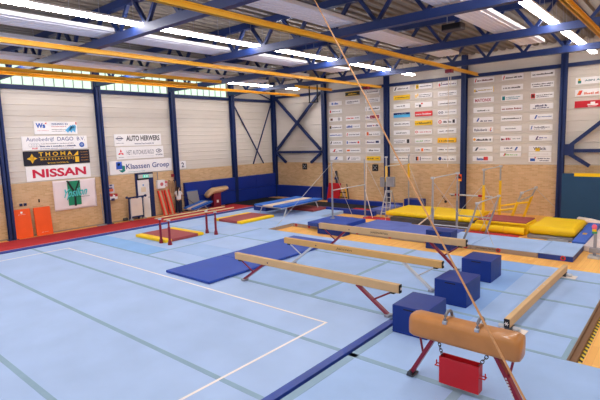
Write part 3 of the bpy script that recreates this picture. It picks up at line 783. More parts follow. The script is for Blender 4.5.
# blue sloping mat with a yellow emblem
t = thing('landing_mat', 'blue mat with small yellow emblem beside the right yellow crash mat', 'landing mat', (-2.9, 19.2, ZW), None, 'thing')
MB(t).prism([(-3.0, 17.75, ZW), (-3.0, 17.75, .05), (-3.0, 20.9, .2), (-3.0, 20.9, ZW)], (.41, 0, 0)).build('cover', ink((66, 108, 206)), t, bev=.03)
mb = MB(t)
mb.obox((-2.80, 18.95, .117), (.13, .24, .006), (.048, 0, 0)); mb.build('emblem', M['yelsteel'], t)
tag(MB().box(-2.58, -2.1, 17.3, 18.9, ZW, .04).build('board_stack', M['pale'], loc=(-2.35, 18, ZW), bev=.02), 'pale grey board right of the blue sloping mat', 'board')
tag(MB().box(-2.58, -2.1, 18.95, 20.9, ZW, .05).build('board_stack', M['pale'], loc=(-2.35, 20, ZW), bev=.02), 'pale grey board behind, reaching towards the dark teal mat', 'board')
mb = MB().tube([(-3.6, 22.7, .0), (-3.1, 22.3, .02), (-2.3, 21.6, .0)], .11, 14)
tag(mb.build('rolled_mat', M['white'], loc=(-3, 22.2, ZW), smooth=True), 'white rolled mat lying below the dark teal mat', 'rolled mat')
tag(MB().box(-3.85, -3.2, 18.02, 18.47, ZW, -.08).build('floor_mat', M['greymat'], loc=(-3.6, 18, ZW), bev=.01), 'small grey mat on the parquet behind the navy sided mat', 'mat')
# stand at right edge
t = thing('mat_stand', 'grey equipment stand with pink knob at the right picture edge', 'stand', (-2.18, 17.0, ZW), None, 'thing')
MB(t).box(-2.32, -2.0, 16.35, 16.75, ZW, -.07).build('base', M['lgrey'], t, bev=.01)
MB(t).box(-2.2, -2.12, 16.5, 16.58, -.07, .62).build('upright', M['grey'], t)
MB(t).box(-2.3, -1.9, 16.45, 16.65, .02, .16).build('crossbar', M['grey'], t)
mb = MB(t).ball((-2.2, 16.56, .82), .075, (1, 1, 1.15)); mb.build('pink_knob', ink((244, 110, 140)), t, smooth=True)
MB(t).cyl((-2.2, 16.56, .68), (-2.2, 16.56, .75), .06, 12).build('yellow_collar', M['yel'], t)
MB(t).cyl((-2.19, 16.56, .62), (-2.19, 16.56, .68), .07, 12).build('green_collar', ink((60, 160, 110)), t)
# dark teal mat standing at the wall
t = thing('standing_mat', 'tall dark teal mat with yellow top strip leaning on the far wall', 'standing mat', (-2.3, 23.6, ZW), None, 'thing')
MB(t).box(-4.46, -.2, 23.42, 23.62, ZW, 1.9).build('cover', M['teal'], t, bev=.03)
MB(t).box(-3.98, -.25, 23.405, 23.42, 1.78, 1.93).build('yellow_strip', M['yel'], t)
for x in (-3.0, -1.4): MB(t).box(x-.02, x+.02, 23.45, 23.55, 1.9, 2.2).build('hanging_strap', M['greymat'], t)
tag(MB().box(-4.58, -4.48, 23.55, 23.72, ZW, 1.4).build('wooden_post', M['tan'], loc=(-4.53, 23.6, ZW)), 'narrow wooden board standing between navy column and dark teal mat', 'board')
# blue box
softmat('storage_box', -11.95, -10.95, 22.75, 23.4, ZW, .38, M['pad'], 'dark blue padded box against the far wall behind the yellow mat', .03, 'box')
# violet slope cover
softmat('landing_mat', -12.6, -11.75, 20.3, 22.3, ZW, .12, M['violet'], 'violet blue mat between the foam pit and the grey wrapped pads', .05, 'landing mat')
# foam pit
t = thing('foam_pit', 'black netted foam pit along the far wall behind the trampoline', 'foam pit', (-15, 21.5, ZW), None, 'thing')
MB(t).box(-22.2, -12.7, 20.32, 22.45, ZW, -.08).box(-22.2, -19.0, 18.8, 20.32, ZW, -.08).build('pit_net', M['foam'], t)
MB(t).box(-15.6, -12.0, 19.72, 20.0, ZW, .10).build('front_pad', M['pad'], t, bev=.03)
MB(t).box(-17.0, -12.0, 22.5, 22.8, ZW, .15).build('rear_pad', M['pad'], t, bev=.03)
tag(MB().box(-13.9, -13.0, 20.5, 21.0, -.08, -.02).build('floor_mat', M['red'], loc=(-13.4, 20.8, -.08)), 'small red and white mat lying in the foam pit', 'mat')
# back and left wall pads
def wallpad(name, label, x0, x1, y0, y1, z0, z1):
    t = thing(name, label, 'wall pad', ((x0+x1)/2, (y0+y1)/2, z0), 'royal blue wall pads', 'thing')
    MB(t).box(x0, x1, y0, y1, z0, z1).build('cover', M['pad'], t, bev=.02)
    return t
DESC = ['beside the girl', 'second from the girl', 'third from the girl', 'at the corner']
for i in range(4):
    a = 15.95+i*1.92
    for j in range(2):
        wallpad('wall_pad', 'blue wall pad on the left wall, %s row, %s' % (('lower', 'upper')[j], DESC[i]), XL+.02, XL+.22, a+.005, a+1.915, ZW+.02+j*.82, ZW+.83+j*.82)
wallpad('wall_pad', 'blue wall pad on the far wall, in the corner', XL+.25, -20.4, YB-.2, YB-.01, ZW, .68)
wallpad('wall_pad', 'blue wall pad on the far wall, left of the navy column behind the trampoline', -20.39, -18.35, YB-.2, YB-.01, ZW, .68)
wallpad('wall_pad', 'blue wall pad on the far wall, beside the red mat', -17.9, -17.05, YB-.2, YB-.01, ZW, .68)
# red mat and yellow frame at the far wall
t = thing('standing_mat', 'bright red mat standing upright against the far brick wall', 'standing mat', (-17.2, 23.3, ZW), None, 'thing')
MB(t).prism([(-17.74, 23.42, ZW), (-16.74, 23.42, ZW), (-16.74, 23.58, .98), (-17.66, 23.58, .98)], (0, .1, 0)).build('cover', M['bred'], t, bev=.02)
MB(t).prism([(-17.68, 23.5, .45), (-16.75, 23.5, .45), (-16.75, 23.5, .47), (-17.67, 23.5, .47)], (0, .03, 0)).build('seam', M['mred'], t)
t = thing('trestle', 'yellow and black trestle frame leaning beside the red mat', 'trestle', (-16.4, 23.4, ZW), None, 'thing')
for p, q in (((-16.65, 23.3, ZW), (-16.55, 23.6, .7)), ((-16.05, 23.3, ZW), (-16.4, 23.6, .7))): MB(t).bar(p, q, .09, .06).build('leg', M['yelsteel'], t)
for z, w in ((.15, .32), (.45, .22)): MB(t).bar((-16.42-w, 23.35, z), (-16.42+w, 23.35, z), .06, .05).build('rung', M['black'], t)
MB(t).bar((-15.88, 23.25, ZW), (-16.3, 23.62, .95), .05, .06).build('rear_leg', M['black'], t)
t = thing('barbell_stand', 'dark upright pole standing behind the red mat at the far wall', 'pole', (-17.05, 23.6, ZW), None, 'thing')
MB(t).bar((-17.05, 23.66, ZW), (-17.15, 23.7, 1.75), .12, .08).build('upright', M['dgrey'], t)
MB(t).box(-17.22, -17.0, 23.6, 23.72, 1.2, 1.34).build('clamp', M['navy'], t)
# spare bar on wall + plates
t = thing('wall_bar', 'white spare bar with red ends hung on the far wall', 'bar', (-8.7, 23.7, .6), None, 'thing')
MB(t).cyl((-9.65, 23.46, .68), (-7.48, 23.46, .65), .045, 10).build('bar', M['lgrey'], t)
for a in (-9.25, -8.05): MB(t).cyl((a-.12, 23.46, .675), (a+.12, 23.46, .67), .058, 10).build('red_sleeve', M['bred'], t)
for a in (-9.55, -7.7): MB(t).box(a-.03, a+.03, 23.46, 23.8, .58, .66).build('bracket', M['dgrey'], t)
t = thing('column_picture', 'small orange and dark picture fixed on the navy column', 'picture', (-9.2, 23.5, 1.4), None, 'thing')
MB(t).box(-9.34, -9.06, 23.50, 23.53, 1.38, 1.74).build('board', M['orange'], t)
MB(t).box(-9.33, -9.07, 23.494, 23.5, 1.52, 1.62).box(-9.25, -9.15, 23.494, 23.5, 1.6, 1.7).build('dark_figure', ink((60, 40, 50)), t)
MB(t).box(-9.33, -9.07, 23.494, 23.5, 1.39, 1.46).build('yellow_band', M['yel'], t)
for x, l in ((-19.77, 'black square wall plate with pale cross, by the corner brace'), (-14.34, 'black square wall plate with pale cross, left of the grey pads')):
    t = thing('wall_plate', l, 'wall plate', (x, YB-.03, 1.98), 'black wall plates', 'thing')
    MB(t).box(x-.2, x+.2, YB-.05, YB-.005, 1.78, 2.18).build('plate', M['black'], t, bev=.02)
    MB(t).obox((x, YB-.052, 1.98), (.34, .01, .035), (0, PI/4, 0)).obox((x, YB-.053, 1.98), (.34, .01, .035), (0, -PI/4, 0)).build('cross_mark', M['greymat'], t)
t = thing('wall_hook', 'small dark dangling handle on far wall above the long yellow mat', 'hook', (-9.6, 23.7, .6), None, 'thing')
MB(t).cyl((-10.2, 23.7, .56), (-9.98, 23.68, .28), .014, 8).build('arm', M['dgrey'], t)
MB(t).ball((-9.96, 23.66, .24), .07).build('weight', M['black'], t, smooth=True)

# hanging white ropes with trolleys
def trolley(x, y, zr, label, ends):
    t = thing('rope_trolley', label, 'rope trolley', (x, y, zr), 'rope trolleys on the yellow rails', 'thing')
    MB(t).box(x-.14, x+.14, y-.12, y+.12, zr-.14, zr).build('carriage', M['mred'], t)
    MB(t).cyl((x, y, zr-.22), (x, y, zr-.14), .03, 8).build('eye', M['lgrey'], t)
    for a, b in ends: MB(t).cyl(a, b, .014, 6).build('rope', M['wrope'], t)
trolley(-13.7, 21.9, 6.49, 'red trolley with long pale rope, on the rail by the small hook', [((-13.7, 21.9, 6.2), (-13.45, 21.4, 2.4)), ((-13.45, 21.4, 2.4), (-12.3, 19.4, -.1)), ((-13.55, 21.9, 6.2), (-13.55, 21.9, 5.6))])
trolley(-8.02, 19.3, 6.49, 'dark red trolley with thin rope, on middle yellow rail', [((-8.05, 19.3, 6.2), (-8.05, 19.3, 2.4)), ((-7.95, 19.3, 6.2), (-7.95, 19.3, 5.8))])
t = thing('rope_hook', 'small white hook hanging from the end of the yellow rail', 'hook', (-13.66, 23.2, 6.3), None, 'thing')
MB(t).cyl((-13.66, 23.2, 6.37), (-13.66, 23.2, 6.1), .02, 8).build('shank', M['lgrey'], t)
MB(t).ball((-13.66, 23.2, 6.05), .05).build('hook_end', M['white'], t, smooth=True)

# ------------------------------------------------------------------ trampolines and vault
def tramp(label, x0, x1, y0, y1, z0, z1, tilt=0, legs=True, zb=0):
    # lengthwise blue side pads, pale bed; front end z0, back end z1
    t = thing('mini_trampoline', label, 'trampoline', ((x0+x1)/2, (y0+y1)/2, zb), 'mini trampolines', 'thing')
    w = (x1-x0)
    def slab(a, b, d0, d1): return [(x0+w*a, y0, z0+d0), (x0+w*b, y0, z0+d0), (x0+w*b, y1, z1+d0), (x0+w*a, y1, z1+d0)], (0, 0, d1-d0)
    p, e = slab(0, .31, -.05, .03); MB(t).prism(p, e).build('side_pad', M['cblue'], t, bev=.02)
    p, e = slab(.68, 1, -.05, .03); MB(t).prism(p, e).build('side_pad', M['cblue'], t, bev=.02)
    p, e = slab(.31, .68, -.03, .0); MB(t).prism(p, e).build('bed', ink((232, 208, 184)), t)
    zf = lambda y: z0+(z1-z0)*(y-y0)/(y1-y0)-.07
    MB(t).tube([(x0+.08, y0+.05, zf(y0)), (x1-.08, y0+.05, zf(y0)), (x1-.08, y1-.05, zf(y1)), (x0+.08, y1-.05, zf(y1))], .025, 8, closed=True).build('frame', M['lgrey'], t)
    for x, sx in ((x0+.12, 0), (x1-.12, 0)):
        for y, sy in ((y0+.5, -.25), (y1-.5, .25)):
            MB(t).cyl((x, y, zf(y)), (x+sx, y+sy, zb+.01), .03, 8).build('leg', M['lgrey'], t)
    return t
tramp('large blue double mini trampoline with pale bed, in front of the corner', -17.2, -15.25, 16.5, 19.8, .52, .55, zb=0)
tramp('small tilted blue mini trampoline beside the girl', -21.6, -20.6, 15.25, 16.55, .19, .46, zb=.0)
t = thing('soft_pad', 'dark blue padded box on the floor under the trampoline front', 'pad', (-17.6, 18, 0), None, 'thing')
MB(t).box(-18.3, -17.35, 17.5, 18.6, .005, .24).build('cover', M['cube'], t, bev=.03)
MB(t).box(-18.28, -17.37, 17.494, 17.5, .1, .12).build('seam', M['pad'], t)
tag(MB().box(-16.9, -15.0, 18.6, 19.85, .005, .11).build('landing_mat', M['maroon'], loc=(-16, 19.2, 0), bev=.02), 'maroon mat under the far end of the large trampoline', 'landing mat', kind='thing')
tag(MB().box(-18.9, -17.4, 19.93, 20.3, ZW, .05).build('landing_mat', M['maroon'], loc=(-18.2, 20.1, ZW), bev=.02), 'maroon mat left of the foam pit under the corner', 'landing mat', kind='thing')
# vaulting table
t = thing('vaulting_table', 'vaulting table with tan leather top on a maroon stand by the runway', 'vaulting table', (-21.76, 17.74, ZW), None, 'thing')
mb = MB(); bm = mb.bm; nu, nv = 14, 8; grid = []
for i in range(nu+1):
    u = i/nu; row = []
    for j in range(nv+1):
        v = -1+2*j/nv
        y = -.62+1.3*u; z = 1.10+.10*u-.30*max(0, (.42-u)/.42)**2*1.0
        wdt = .46*(1-.16*max(0, (u-.8)/.2)**2-.25*max(0, (.12-u)/.12)**2)
        row.append((v*wdt, y, z+.0*v, v))
    grid.append(row)
top = [[bm.verts.new((x, y, z+.09*(1-abs(v)**3))) for x, y, z, v in r] for r in grid]
bot = [[bm.verts.new((x*.95, y*.97+.02, z-.09-.15*(1-abs(v)**4)*math.sin(PI*(.12+.8*i/nu)))) for x, y, z, v in r] for i, r in enumerate(grid)]
for i in range(nu):
    for j in range(nv):
        bm.faces.new((top[i][j], top[i+1][j], top[i+1][j+1], top[i][j+1])); bm.faces.new((bot[i][j], bot[i][j+1], bot[i+1][j+1], bot[i+1][j]))
for i in range(nu):
    for j in (0, nv): bm.faces.new((top[i][j], bot[i][j], bot[i+1][j], top[i+1][j]))
for j in range(nv):
    for i in (0, nu): bm.faces.new((top[i][j], top[i][j+1], bot[i][j+1], bot[i][j]))
mb.build('table_top', M['vleather'], t, smooth=True)
MB().prism([(-.22, -.24, .0), (.22, -.24, .0), (.2, -.2, 1.08), (-.2, -.2, 1.08)], (0, .46, 0)).build('stand', M['mred'], t, bev=.02)
MB().box(-.4, .4, -.4, .4, .0, .06).build('foot_plate', M['mred'], t, bev=.02)
MB().box(.21, .225, -.04, .08, .35, .5).build('emblem', M['white'], t)
t.rotation_euler.z = -.35

# ------------------------------------------------------------------ left wall items
def leaning(x, y0, y1, h, foot, thick, m, name, label, cat, group=None):
    # board leaning against the left wall
    t = thing(name, label, cat, (x, (y0+y1)/2, ZW), group, 'thing')
    MB(t).prism([(x+foot, y0, ZW), (x+foot, y1, ZW), (x, y1, h), (x, y0, h)], (thick, 0, .0)).build('board', m, t, bev=.03)
    return t
t = leaning(XL+.03, 6.98, 7.72, 1.13, .13, .10, M['orange'], 'padded_board', 'left of two orange padded boards leaning on the brick wall', 'padded board', 'orange boards leaning on the brick wall')
X0 = XL+.14
put_text('Janssen', (X0+.025, 7.2, .88), (0, 1, 0), (-.1, 0, .995), .3, .04, M['white'], t, .0, out=.015)
mb = MB(t).obox((X0+.012, 7.35, .99), (.01, .08, .08), (0, -.1, 0)); mb.build('emblem', M['white'], t)
t = leaning(XL+.03, 7.86, 8.56, 1.12, .13, .10, M['orange'], 'padded_board', 'right of two orange padded boards leaning on the brick wall', 'padded board', 'orange boards leaning on the brick wall')
put_text('Janssen', (XL+.255, 8.05, -.02), (0, 1, 0), (-.1, 0, .995), .28, .04, M['white'], t, .0, out=.02)
for y, k in ((7.41, 'left'), (7.58, 'right')):
    t = thing('wall_socket', '%s of two dark square sockets above the orange boards' % k, 'socket', (XL+.02, y, 1.31), None, 'thing')
    MB(t).box(XL+.0, XL+.04, y-.06, y+.06, 1.25, 1.37).build('cover_plate', M['navy'], t, bev=.008)
    MB(t).cyl((XL+.04, y, 1.31), (XL+.046, y, 1.31), .03, 10).build('inlet', M['black'], t)
tag(MB().box(XL, XL+.04, 8.14, 8.19, 1.34, 1.48).build('wall_switch', M['black'], loc=(XL, 8.17, 1.4)), 'small dark switch on the brick above the right orange board', 'switch')
# banner
t = thing('banner', 'white cloth banner with green rectangle and teal script hanging on the brick', 'banner', (XL+.03, 9.8, .8), None, 'thing')
mb = MB(t); bm = mb.bm; g = []
ny, nz = 24, 14
for i in range(ny+1):
    y = 8.8+2.0*i/ny; r = []
    for j in range(nz+1):
        z = 2.24-1.42*j/nz
        sag = .018*math.sin(i*.9)*(1-j/nz)+.012*math.sin(j*.8+i*.3)
        r.append(bm.verts.new((XL+.035+sag, y, z-.03*math.sin(PI*i/ny)*(j/nz-.5)*-1)))
    g.append(r)
for i in range(ny):
    for j in range(nz): bm.faces.new((g[i][j], g[i+1][j], g[i+1][j+1], g[i][j+1]))
o = mb.build('cloth', M['cloth'], t, smooth=True); sm = o.modifiers.new('Solid', 'SOLIDIFY'); sm.thickness = .006
MB(t).box(XL+.066, XL+.072, 9.44, 10.04, 1.02, 2.18).build('green_print', ink((26, 134, 98)), t)
MB(t).prism([(XL+.073, 9.40, 2.2), (XL+.073, 9.50, 2.2), (XL+.073, 9.80, 1.62), (XL+.073, 9.72, 1.58)], (.006, 0, 0)).prism([(XL+.073, 9.98, 2.18), (XL+.073, 10.02, 2.14), (XL+.073, 9.8, 1.6), (XL+.073, 9.74, 1.66)], (.006, 0, 0)).prism([(XL+.073, 9.72, 1.66), (XL+.073, 9.81, 1.66), (XL+.073, 9.80, .98), (XL+.073, 9.70, .98)], (.006, 0, 0)).build('black_ribbon', M['black'], t)
put_text('Ypsilon', (XL+.074, 9.22, 1.28), (0, 1, .06), (0, .12, 1), 1.1, .52, ink((84, 196, 200)), t, .02, .35, out=.008)
MB(t).box(XL+.075, XL+.08, 9.75, 10.45, 1.385, 1.4).build('underline', M['black'], t)
# post near column
t = thing('wall_stick', 'thin grey stick standing by the column right of the banner', 'stick', (XL+.35, 10.95, ZW), None, 'thing')
MB(t).cyl((XL+.12, 10.98, 1.4), (XL+.3, 10.95, ZW), .018, 8).build('handle', M['grey'], t)
MB(t).box(XL+.22, XL+.4, 10.6, 11.05, ZW, ZW+.05).build('mop_head', M['grey'], t)
# poster & dispenser
t = thing('poster', 'small colourful poster on brick right of the navy column', 'poster', (XL+.02, 11.59, 1.5), None, 'thing')
MB(t).box(XL, XL+.015, 11.42, 11.77, 1.38, 1.82).build('sheet', ink((206, 202, 214)), t)
MB(t).box(XL+.015, XL+.02, 11.49, 11.71, 1.46, 1.60).build('orange_print', ink((226, 108, 74)), t)
MB(t).box(XL+.015, XL+.02, 11.47, 11.67, 1.60, 1.67).box(XL+.015, XL+.02, 11.53, 11.67, 1.74, 1.81).build('dark_print', ink((80, 84, 130)), t)
t = thing('wall_basket', 'red and white small basket hanging under the colourful poster', 'basket', (XL+.1, 11.62, 1.1), None, 'thing')
MB(t).box(XL, XL+.16, 11.41, 11.85, 1.06, 1.28).build('tray', M['signw'], t, bev=.02)
for ya, yb2, za, zb2 in ((11.44, 11.59, 1.22, 1.36), (11.71, 11.84, 1.2, 1.34)): MB(t).box(XL+.02, XL+.17, ya, yb2, za, zb2).build('red_item', ink((190, 60, 60)), t)
MB(t).box(XL+.16, XL+.165, 11.49, 11.67, 1.0, 1.12).build('dark_label', ink((60, 60, 90)), t)
# door
t = bpy.data.objects.new('door_1', None); COL.objects.link(t); t.location = (XL, 13.5, ZW); struct(t)
MB(t).box(XL-.02, XL+.03, 12.98, 13.98, ZW, 2.24).build('door_recess', M['black'], t)
MB(t).box(XL, XL+.09, 13.76, 14.0, ZW, 2.27).box(XL, XL+.09, 12.96, 13.04, ZW, 2.27).box(XL, XL+.09, 12.96, 14.0, 2.2, 2.27).build('door_frame', M['navy'], t)
MB(t).box(XL+.03, XL+.07, 13.04, 13.74, ZW, 1.9).build('leaf', M['doorw'], t, bev=.01)
MB(t).box(XL+.07, XL+.12, 13.64, 13.7, .92, .96).build('door_handle', M['grey'], t)
MB(t).box(XL+.07, XL+.075, 13.24, 13.52, 1.25, 1.5).build('notice', ink((232, 214, 190)), t)
MB(t).box(XL+.07, XL+.075, 13.34, 13.42, 1.58, 1.66).build('blue_sign', ink((90, 160, 220)), t)
t = thing('exit_sign', 'green emergency exit sign in a pale housing above the white door', 'sign', (XL+.1, 13.5, 2.1), None, 'thing')
MB(t).box(XL+.09, XL+.16, 13.1, 13.95, 2.0, 2.19).build('housing', ink((200, 200, 196)), t)
MB(t).box(XL+.16, XL+.165, 13.36, 13.68, 2.02, 2.17).build('green_panel', emit('exit sign light', (60, 220, 190), 1.2), t)
MB(t).box(XL+.165, XL+.168, 13.42, 13.47, 2.05, 2.14).box(XL+.165, XL+.168, 13.55, 13.63, 2.05, 2.14).prism([(XL+.165, 13.48, 2.1), (XL+.165, 13.53, 2.13), (XL+.165, 13.53, 2.06)], (.003, 0, 0)).build('pictogram', M['signw'], t)
# trolley frame in front of the door
t = thing('equipment_trolley', 'white panelled trolley with blue padded frame standing before the white door', 'trolley', (-22.1, 12.9, ZW), None, 'thing')
X = -22.12
MB(t).box(X-.02, X+.02, 12.41, 13.05, .08, 1.0).build('panel', ink((236, 222, 210)), t)
for y in (12.35, 13.11): MB(t).bar((X-.06, y, ZW+.08), (X, y, 1.05), .09, .10).build('side_pad', M['navy'], t)
for y in (12.35, 13.11): MB(t).bar((X+.07, y, ZW+.08), (X+.07, y, 1.0), .05, .03).build('grey_edge', M['lgrey'], t)
MB(t).bar((X, 12.21, 1.06), (X, 13.27, 1.08), .07, .07).build('top_bar', M['navy'], t)
MB(t).bar((X, 12.35, .04), (X, 13.11, .04), .10, .08).build('bottom_bar', M['navy'], t)
for y in (12.21, 13.27): MB(t).ball((X, y, 1.09), .07).build('end_ball', M['navy'], t, smooth=True)
for y in (12.35, 13.11):
    for dx in (-.15, .15): MB(t).cyl((X+dx, y-.02, ZW+.05), (X+dx, y+.02, ZW+.05), .05, 12).build('wheel', M['grey'], t)
    MB(t).box(X-.2, X+.2, y-.03, y+.03, ZW+.06, ZW+.12).build('foot', M['lgrey'], t)
tag(MB().cyl((XL+.1, 12.1, ZW+.09), (XL+.1, 12.3, ZW+.09), .08, 12).build('floor_roller', M['dgrey'], loc=(XL+.1, 12.2, ZW)), 'small dark roller on the floor left of the trolley', 'roller')
# red framed boards
for i, (ya, yb_, l) in enumerate(((14.22, 14.52, 'left of two red edged wooden boards leaning below the white box'), (14.64, 14.9, 'right of two red edged wooden boards leaning below the white box'))):
    t = thing('wooden_board', l, 'board', (XL+.3, (ya+yb_)/2, ZW), 'red edged leaning boards', 'thing')
    w = .31; sh = .16
    a = Vector((XL+.28, ya+sh, ZW)); b = Vector((XL+.04, ya, 1.22))
    MB(t).bar(a+Vector((0, w/2, 0)), b+Vector((0, w/2, 0)), w-.14, .04, (1, 0, 0)).build('board', M['tan'], t)
    for k in (.04, w-.04): MB(t).bar(a+Vector((.02, k, 0)), b+Vector((.02, k, 0)), .09, .06, (1, 0, 0)).build('red_edge', ink((232, 66, 48)), t)
t = thing('wall_cabinet', 'white wall box with red printed mark left of the hanging wooden arches', 'wall box', (XL+.1, 14.42, 1.57), None, 'thing')
MB(t).box(XL, XL+.18, 14.2, 14.66, 1.34, 1.8).build('case', M['signw'], t, bev=.015)
MB(t).cyl((XL+.18, 14.45, 1.57), (XL+.184, 14.45, 1.57), .1, 16).build('red_mark', ink((206, 110, 116)), t)
MB(t).cyl((XL+.06, 14.3, 1.8), (XL+.06, 14.3, BR), .02, 8).build('cable_pipe', M['grey'], t)
t = thing('notice_sign', 'small pink and white notice between the white box and wooden arches', 'notice', (XL+.02, 14.82, 1.6), None, 'thing')
MB(t).box(XL, XL+.015, 14.7, 14.94, 1.4, 1.72).build('sheet', ink((236, 214, 216)), t)
MB(t).box(XL+.015, XL+.018, 14.72, 14.92, 1.6, 1.7).box(XL+.015, XL+.018, 14.72, 14.8, 1.44, 1.5).build('red_print', ink((206, 74, 84)), t)
for y, l in ((15.03, 'left of two thin wooden arches hanging on the brick by the girl'), (15.33, 'right of two thin wooden arches hanging on the brick by the girl')):
    t = thing('wooden_arch', l, 'arch', (XL+.06, y, 1.05), 'hanging wooden arches', 'thing')
    MB(t).tube([(XL+.06, y-.1, 1.02), (XL+.06, y-.1, 1.66), (XL+.06, y+.1, 1.66), (XL+.06, y+.1, 1.02)], .02, 8).build('hoop', ink((176, 132, 100)), t)
    MB(t).box(XL+.02, XL+.08, y-.015, y+.015, 1.1, 1.6).build('centre_bar', ink((196, 160, 128)), t)
    MB(t).cyl((XL, y, 1.7), (XL+.08, y, 1.7), .025, 8).build('peg', M['dgrey'], t)
tag(MB().box(XL, XL+.06, 15.2, 15.38, 1.9, 2.07).build('fire_call_point', ink((150, 46, 56)), loc=(XL, 15.29, 1.98), bev=.01), 'small dark red alarm box high on the brick above the arches', 'alarm box')
# grey mat leaning behind the girl
t = leaning(XL+.24, 15.98, 16.75, 1.0, .3, .06, M['greymat'], 'leaning_mat', 'grey mat leaning on the blue wall pads behind the girl', 'mat')
MB(t).box(XL+.25, XL+.33, 15.98, 16.75, 1.0, 1.03).build('blue_edge', M['cblue'], t)

# ------------------------------------------------------------------ person
def skinned(name, joints, edges, m, parent, root=0, sub=2):
    me = bpy.data.meshes.new(name); me.from_pydata([j[0] for j in joints], edges, [])
    ob = bpy.data.objects.new(name, me); COL.objects.link(ob); ob.parent = parent
    ob.modifiers.new('Skin', 'SKIN'); me.skin_vertices or None
    if not me.skin_vertices: me.attributes
    for i, j in enumerate(joints):
        sv = me.skin_vertices[0].data[i]; r = j[1]; sv.radius = r if isinstance(r, tuple) else (r, r); sv.use_root = (i == root)
    s = ob.modifiers.new('Sub', 'SUBSURF'); s.levels = sub; s.render_levels = sub
    ob.modifiers['Skin'].use_smooth_shade = True
    me.materials.append(m); return ob
t = thing('person', 'girl in white shirt and navy trousers holding a stick by the wall', 'person', (-22.02, 15.28, ZW), None, 'thing')
H = 1.52
# local frame: facing +Y, up +Z
J = [((0, 0, .80), (.115, .085)), ((0, .01, .95), (.10, .075)), ((0, .0, 1.12), (.125, .08)), ((0, -.01, 1.24), (.085, .06)), ((0, .005, 1.30), .042),
     ((0, .025, 1.36), (.062, .07)), ((0, .02, 1.45), (.072, .085)), ((0, .0, 1.50), (.05, .06)),
     ((-.15, -.01, 1.20), .045), ((-.20, .05, .98), .034), ((-.16, .24, .88), .026), ((-.14, .30, .87), (.028, .018)),
     ((.15, -.01, 1.20), .045), ((.21, .02, .97), .034), ((.20, .22, .94), .026), ((.19, .28, .935), (.028, .018)),
     ((-.085, .0, .74), .082), ((-.09, .02, .42), .052), ((-.09, -.02, .08), .035), ((-.09, .09, .03), (.034, .026)),
     ((.085, .0, .74), .082), ((.09, .03, .42), .052), ((.10, -.01, .08), .035), ((.11, .10, .03), (.034, .026)),
     ((0, .105, 1.425), .012)]
ED = [(0, 1), (1, 2), (2, 3), (3, 4), (4, 5), (5, 6), (6, 7), (3, 8), (8, 9), (9, 10), (10, 11), (3, 12), (12, 13), (13, 14), (14, 15), (0, 16), (16, 17), (17, 18), (18, 19), (0, 20), (20, 21), (21, 22), (22, 23), (6, 24)]
for b, c, sgn in ((11, J[11][0], -1), (15, J[15][0], 1)):
    for k in range(4):
        i = len(J); x = c[0]+(k-1.5)*.017; l = (.045, .052, .049, .038)[k]
        J += [((x, c[1]+.03, c[2]-.004), .0085), ((x, c[1]+.03+l*.6, c[2]-.022), .008), ((x, c[1]+.03+l*.5, c[2]-.048), .007)]
        ED += [(b, i), (i, i+1), (i+1, i+2)]
    i = len(J); J += [((c[0]-sgn*.032, c[1]+.012, c[2]-.008), .0095), ((c[0]-sgn*.042, c[1]+.045, c[2]-.024), .0085)]
    ED += [(b, i), (i, i+1)]
body = skinned('body', J, ED, M['skin'], t)
skinned('shirt', [((0, .005, .74), (.15, .12)), ((0, .01, .93), (.142, .11)), ((0, 0, 1.12), (.156, .108)), ((0, -.01, 1.235), (.105, .075)), ((-.155, -.01, 1.205), .062), ((-.19, .02, 1.06), .056), ((.155, -.01, 1.205), .062), ((.195, .005, 1.05), .056)],
        [(0, 1), (1, 2), (2, 3), (3, 4), (4, 5), (3, 6), (6, 7)], M['shirt'], t)
skinned('trousers', [((0, 0, .86), (.136, .104)), ((-.085, 0, .72), .098), ((-.09, .02, .42), .07), ((-.09, -.02, .07), .058), ((.085, 0, .72), .098), ((.09, .03, .42), .07), ((.10, -.01, .07), .058)],
        [(0, 1), (1, 2), (2, 3), (0, 4), (4, 5), (5, 6)], M['jeans'], t)
skinned('hair', [((0, -.02, 1.52), (.06, .06)), ((0, -.03, 1.46), (.082, .075)), ((0, -.055, 1.40), (.07, .05)), ((0, -.10, 1.34), .035), ((0, -.115, 1.22), .042), ((0, -.11, 1.08), .032), ((0, -.10, .98), .012)],
        [(0, 1), (1, 2), (2, 3), (3, 4), (4, 5), (5, 6)], M['hair'], t)
for s in (-1, 1):
    skinned('shoe', [((s*.095, -.03, .04), .036), ((s*.10, .05, .035), .036), ((s*.105, .13, .028), .028)], [(0, 1), (1, 2)], M['cyan'], t)
    MB().ball((s*.03, .098, 1.445), .011).build('eye', M['black'], t, smooth=True)
    MB().ball((s*.078, .015, 1.43), .02, (.5, 1, 1.4)).build('ear', M['skin'], t, smooth=True)
MB().box(-.022, .022, .092, .1, 1.382, 1.39).build('mouth', ink((176, 96, 96)), t)
t.rotation_euler.z = .62
st = thing('broom_stick', 'dark stick held by the girl, slanting down to the floor', 'stick', (-21.9, 15.8, ZW), None, 'thing')
MB(st).cyl((-22.03, 15.58, .84), (-21.80, 16.18, .28), .014, 8).build('shaft', M['dgrey'], st)
MB(st).cyl((-22.035, 15.57, .85), (-22.01, 15.63, .79), .018, 8).build('grip', M['black'], st)

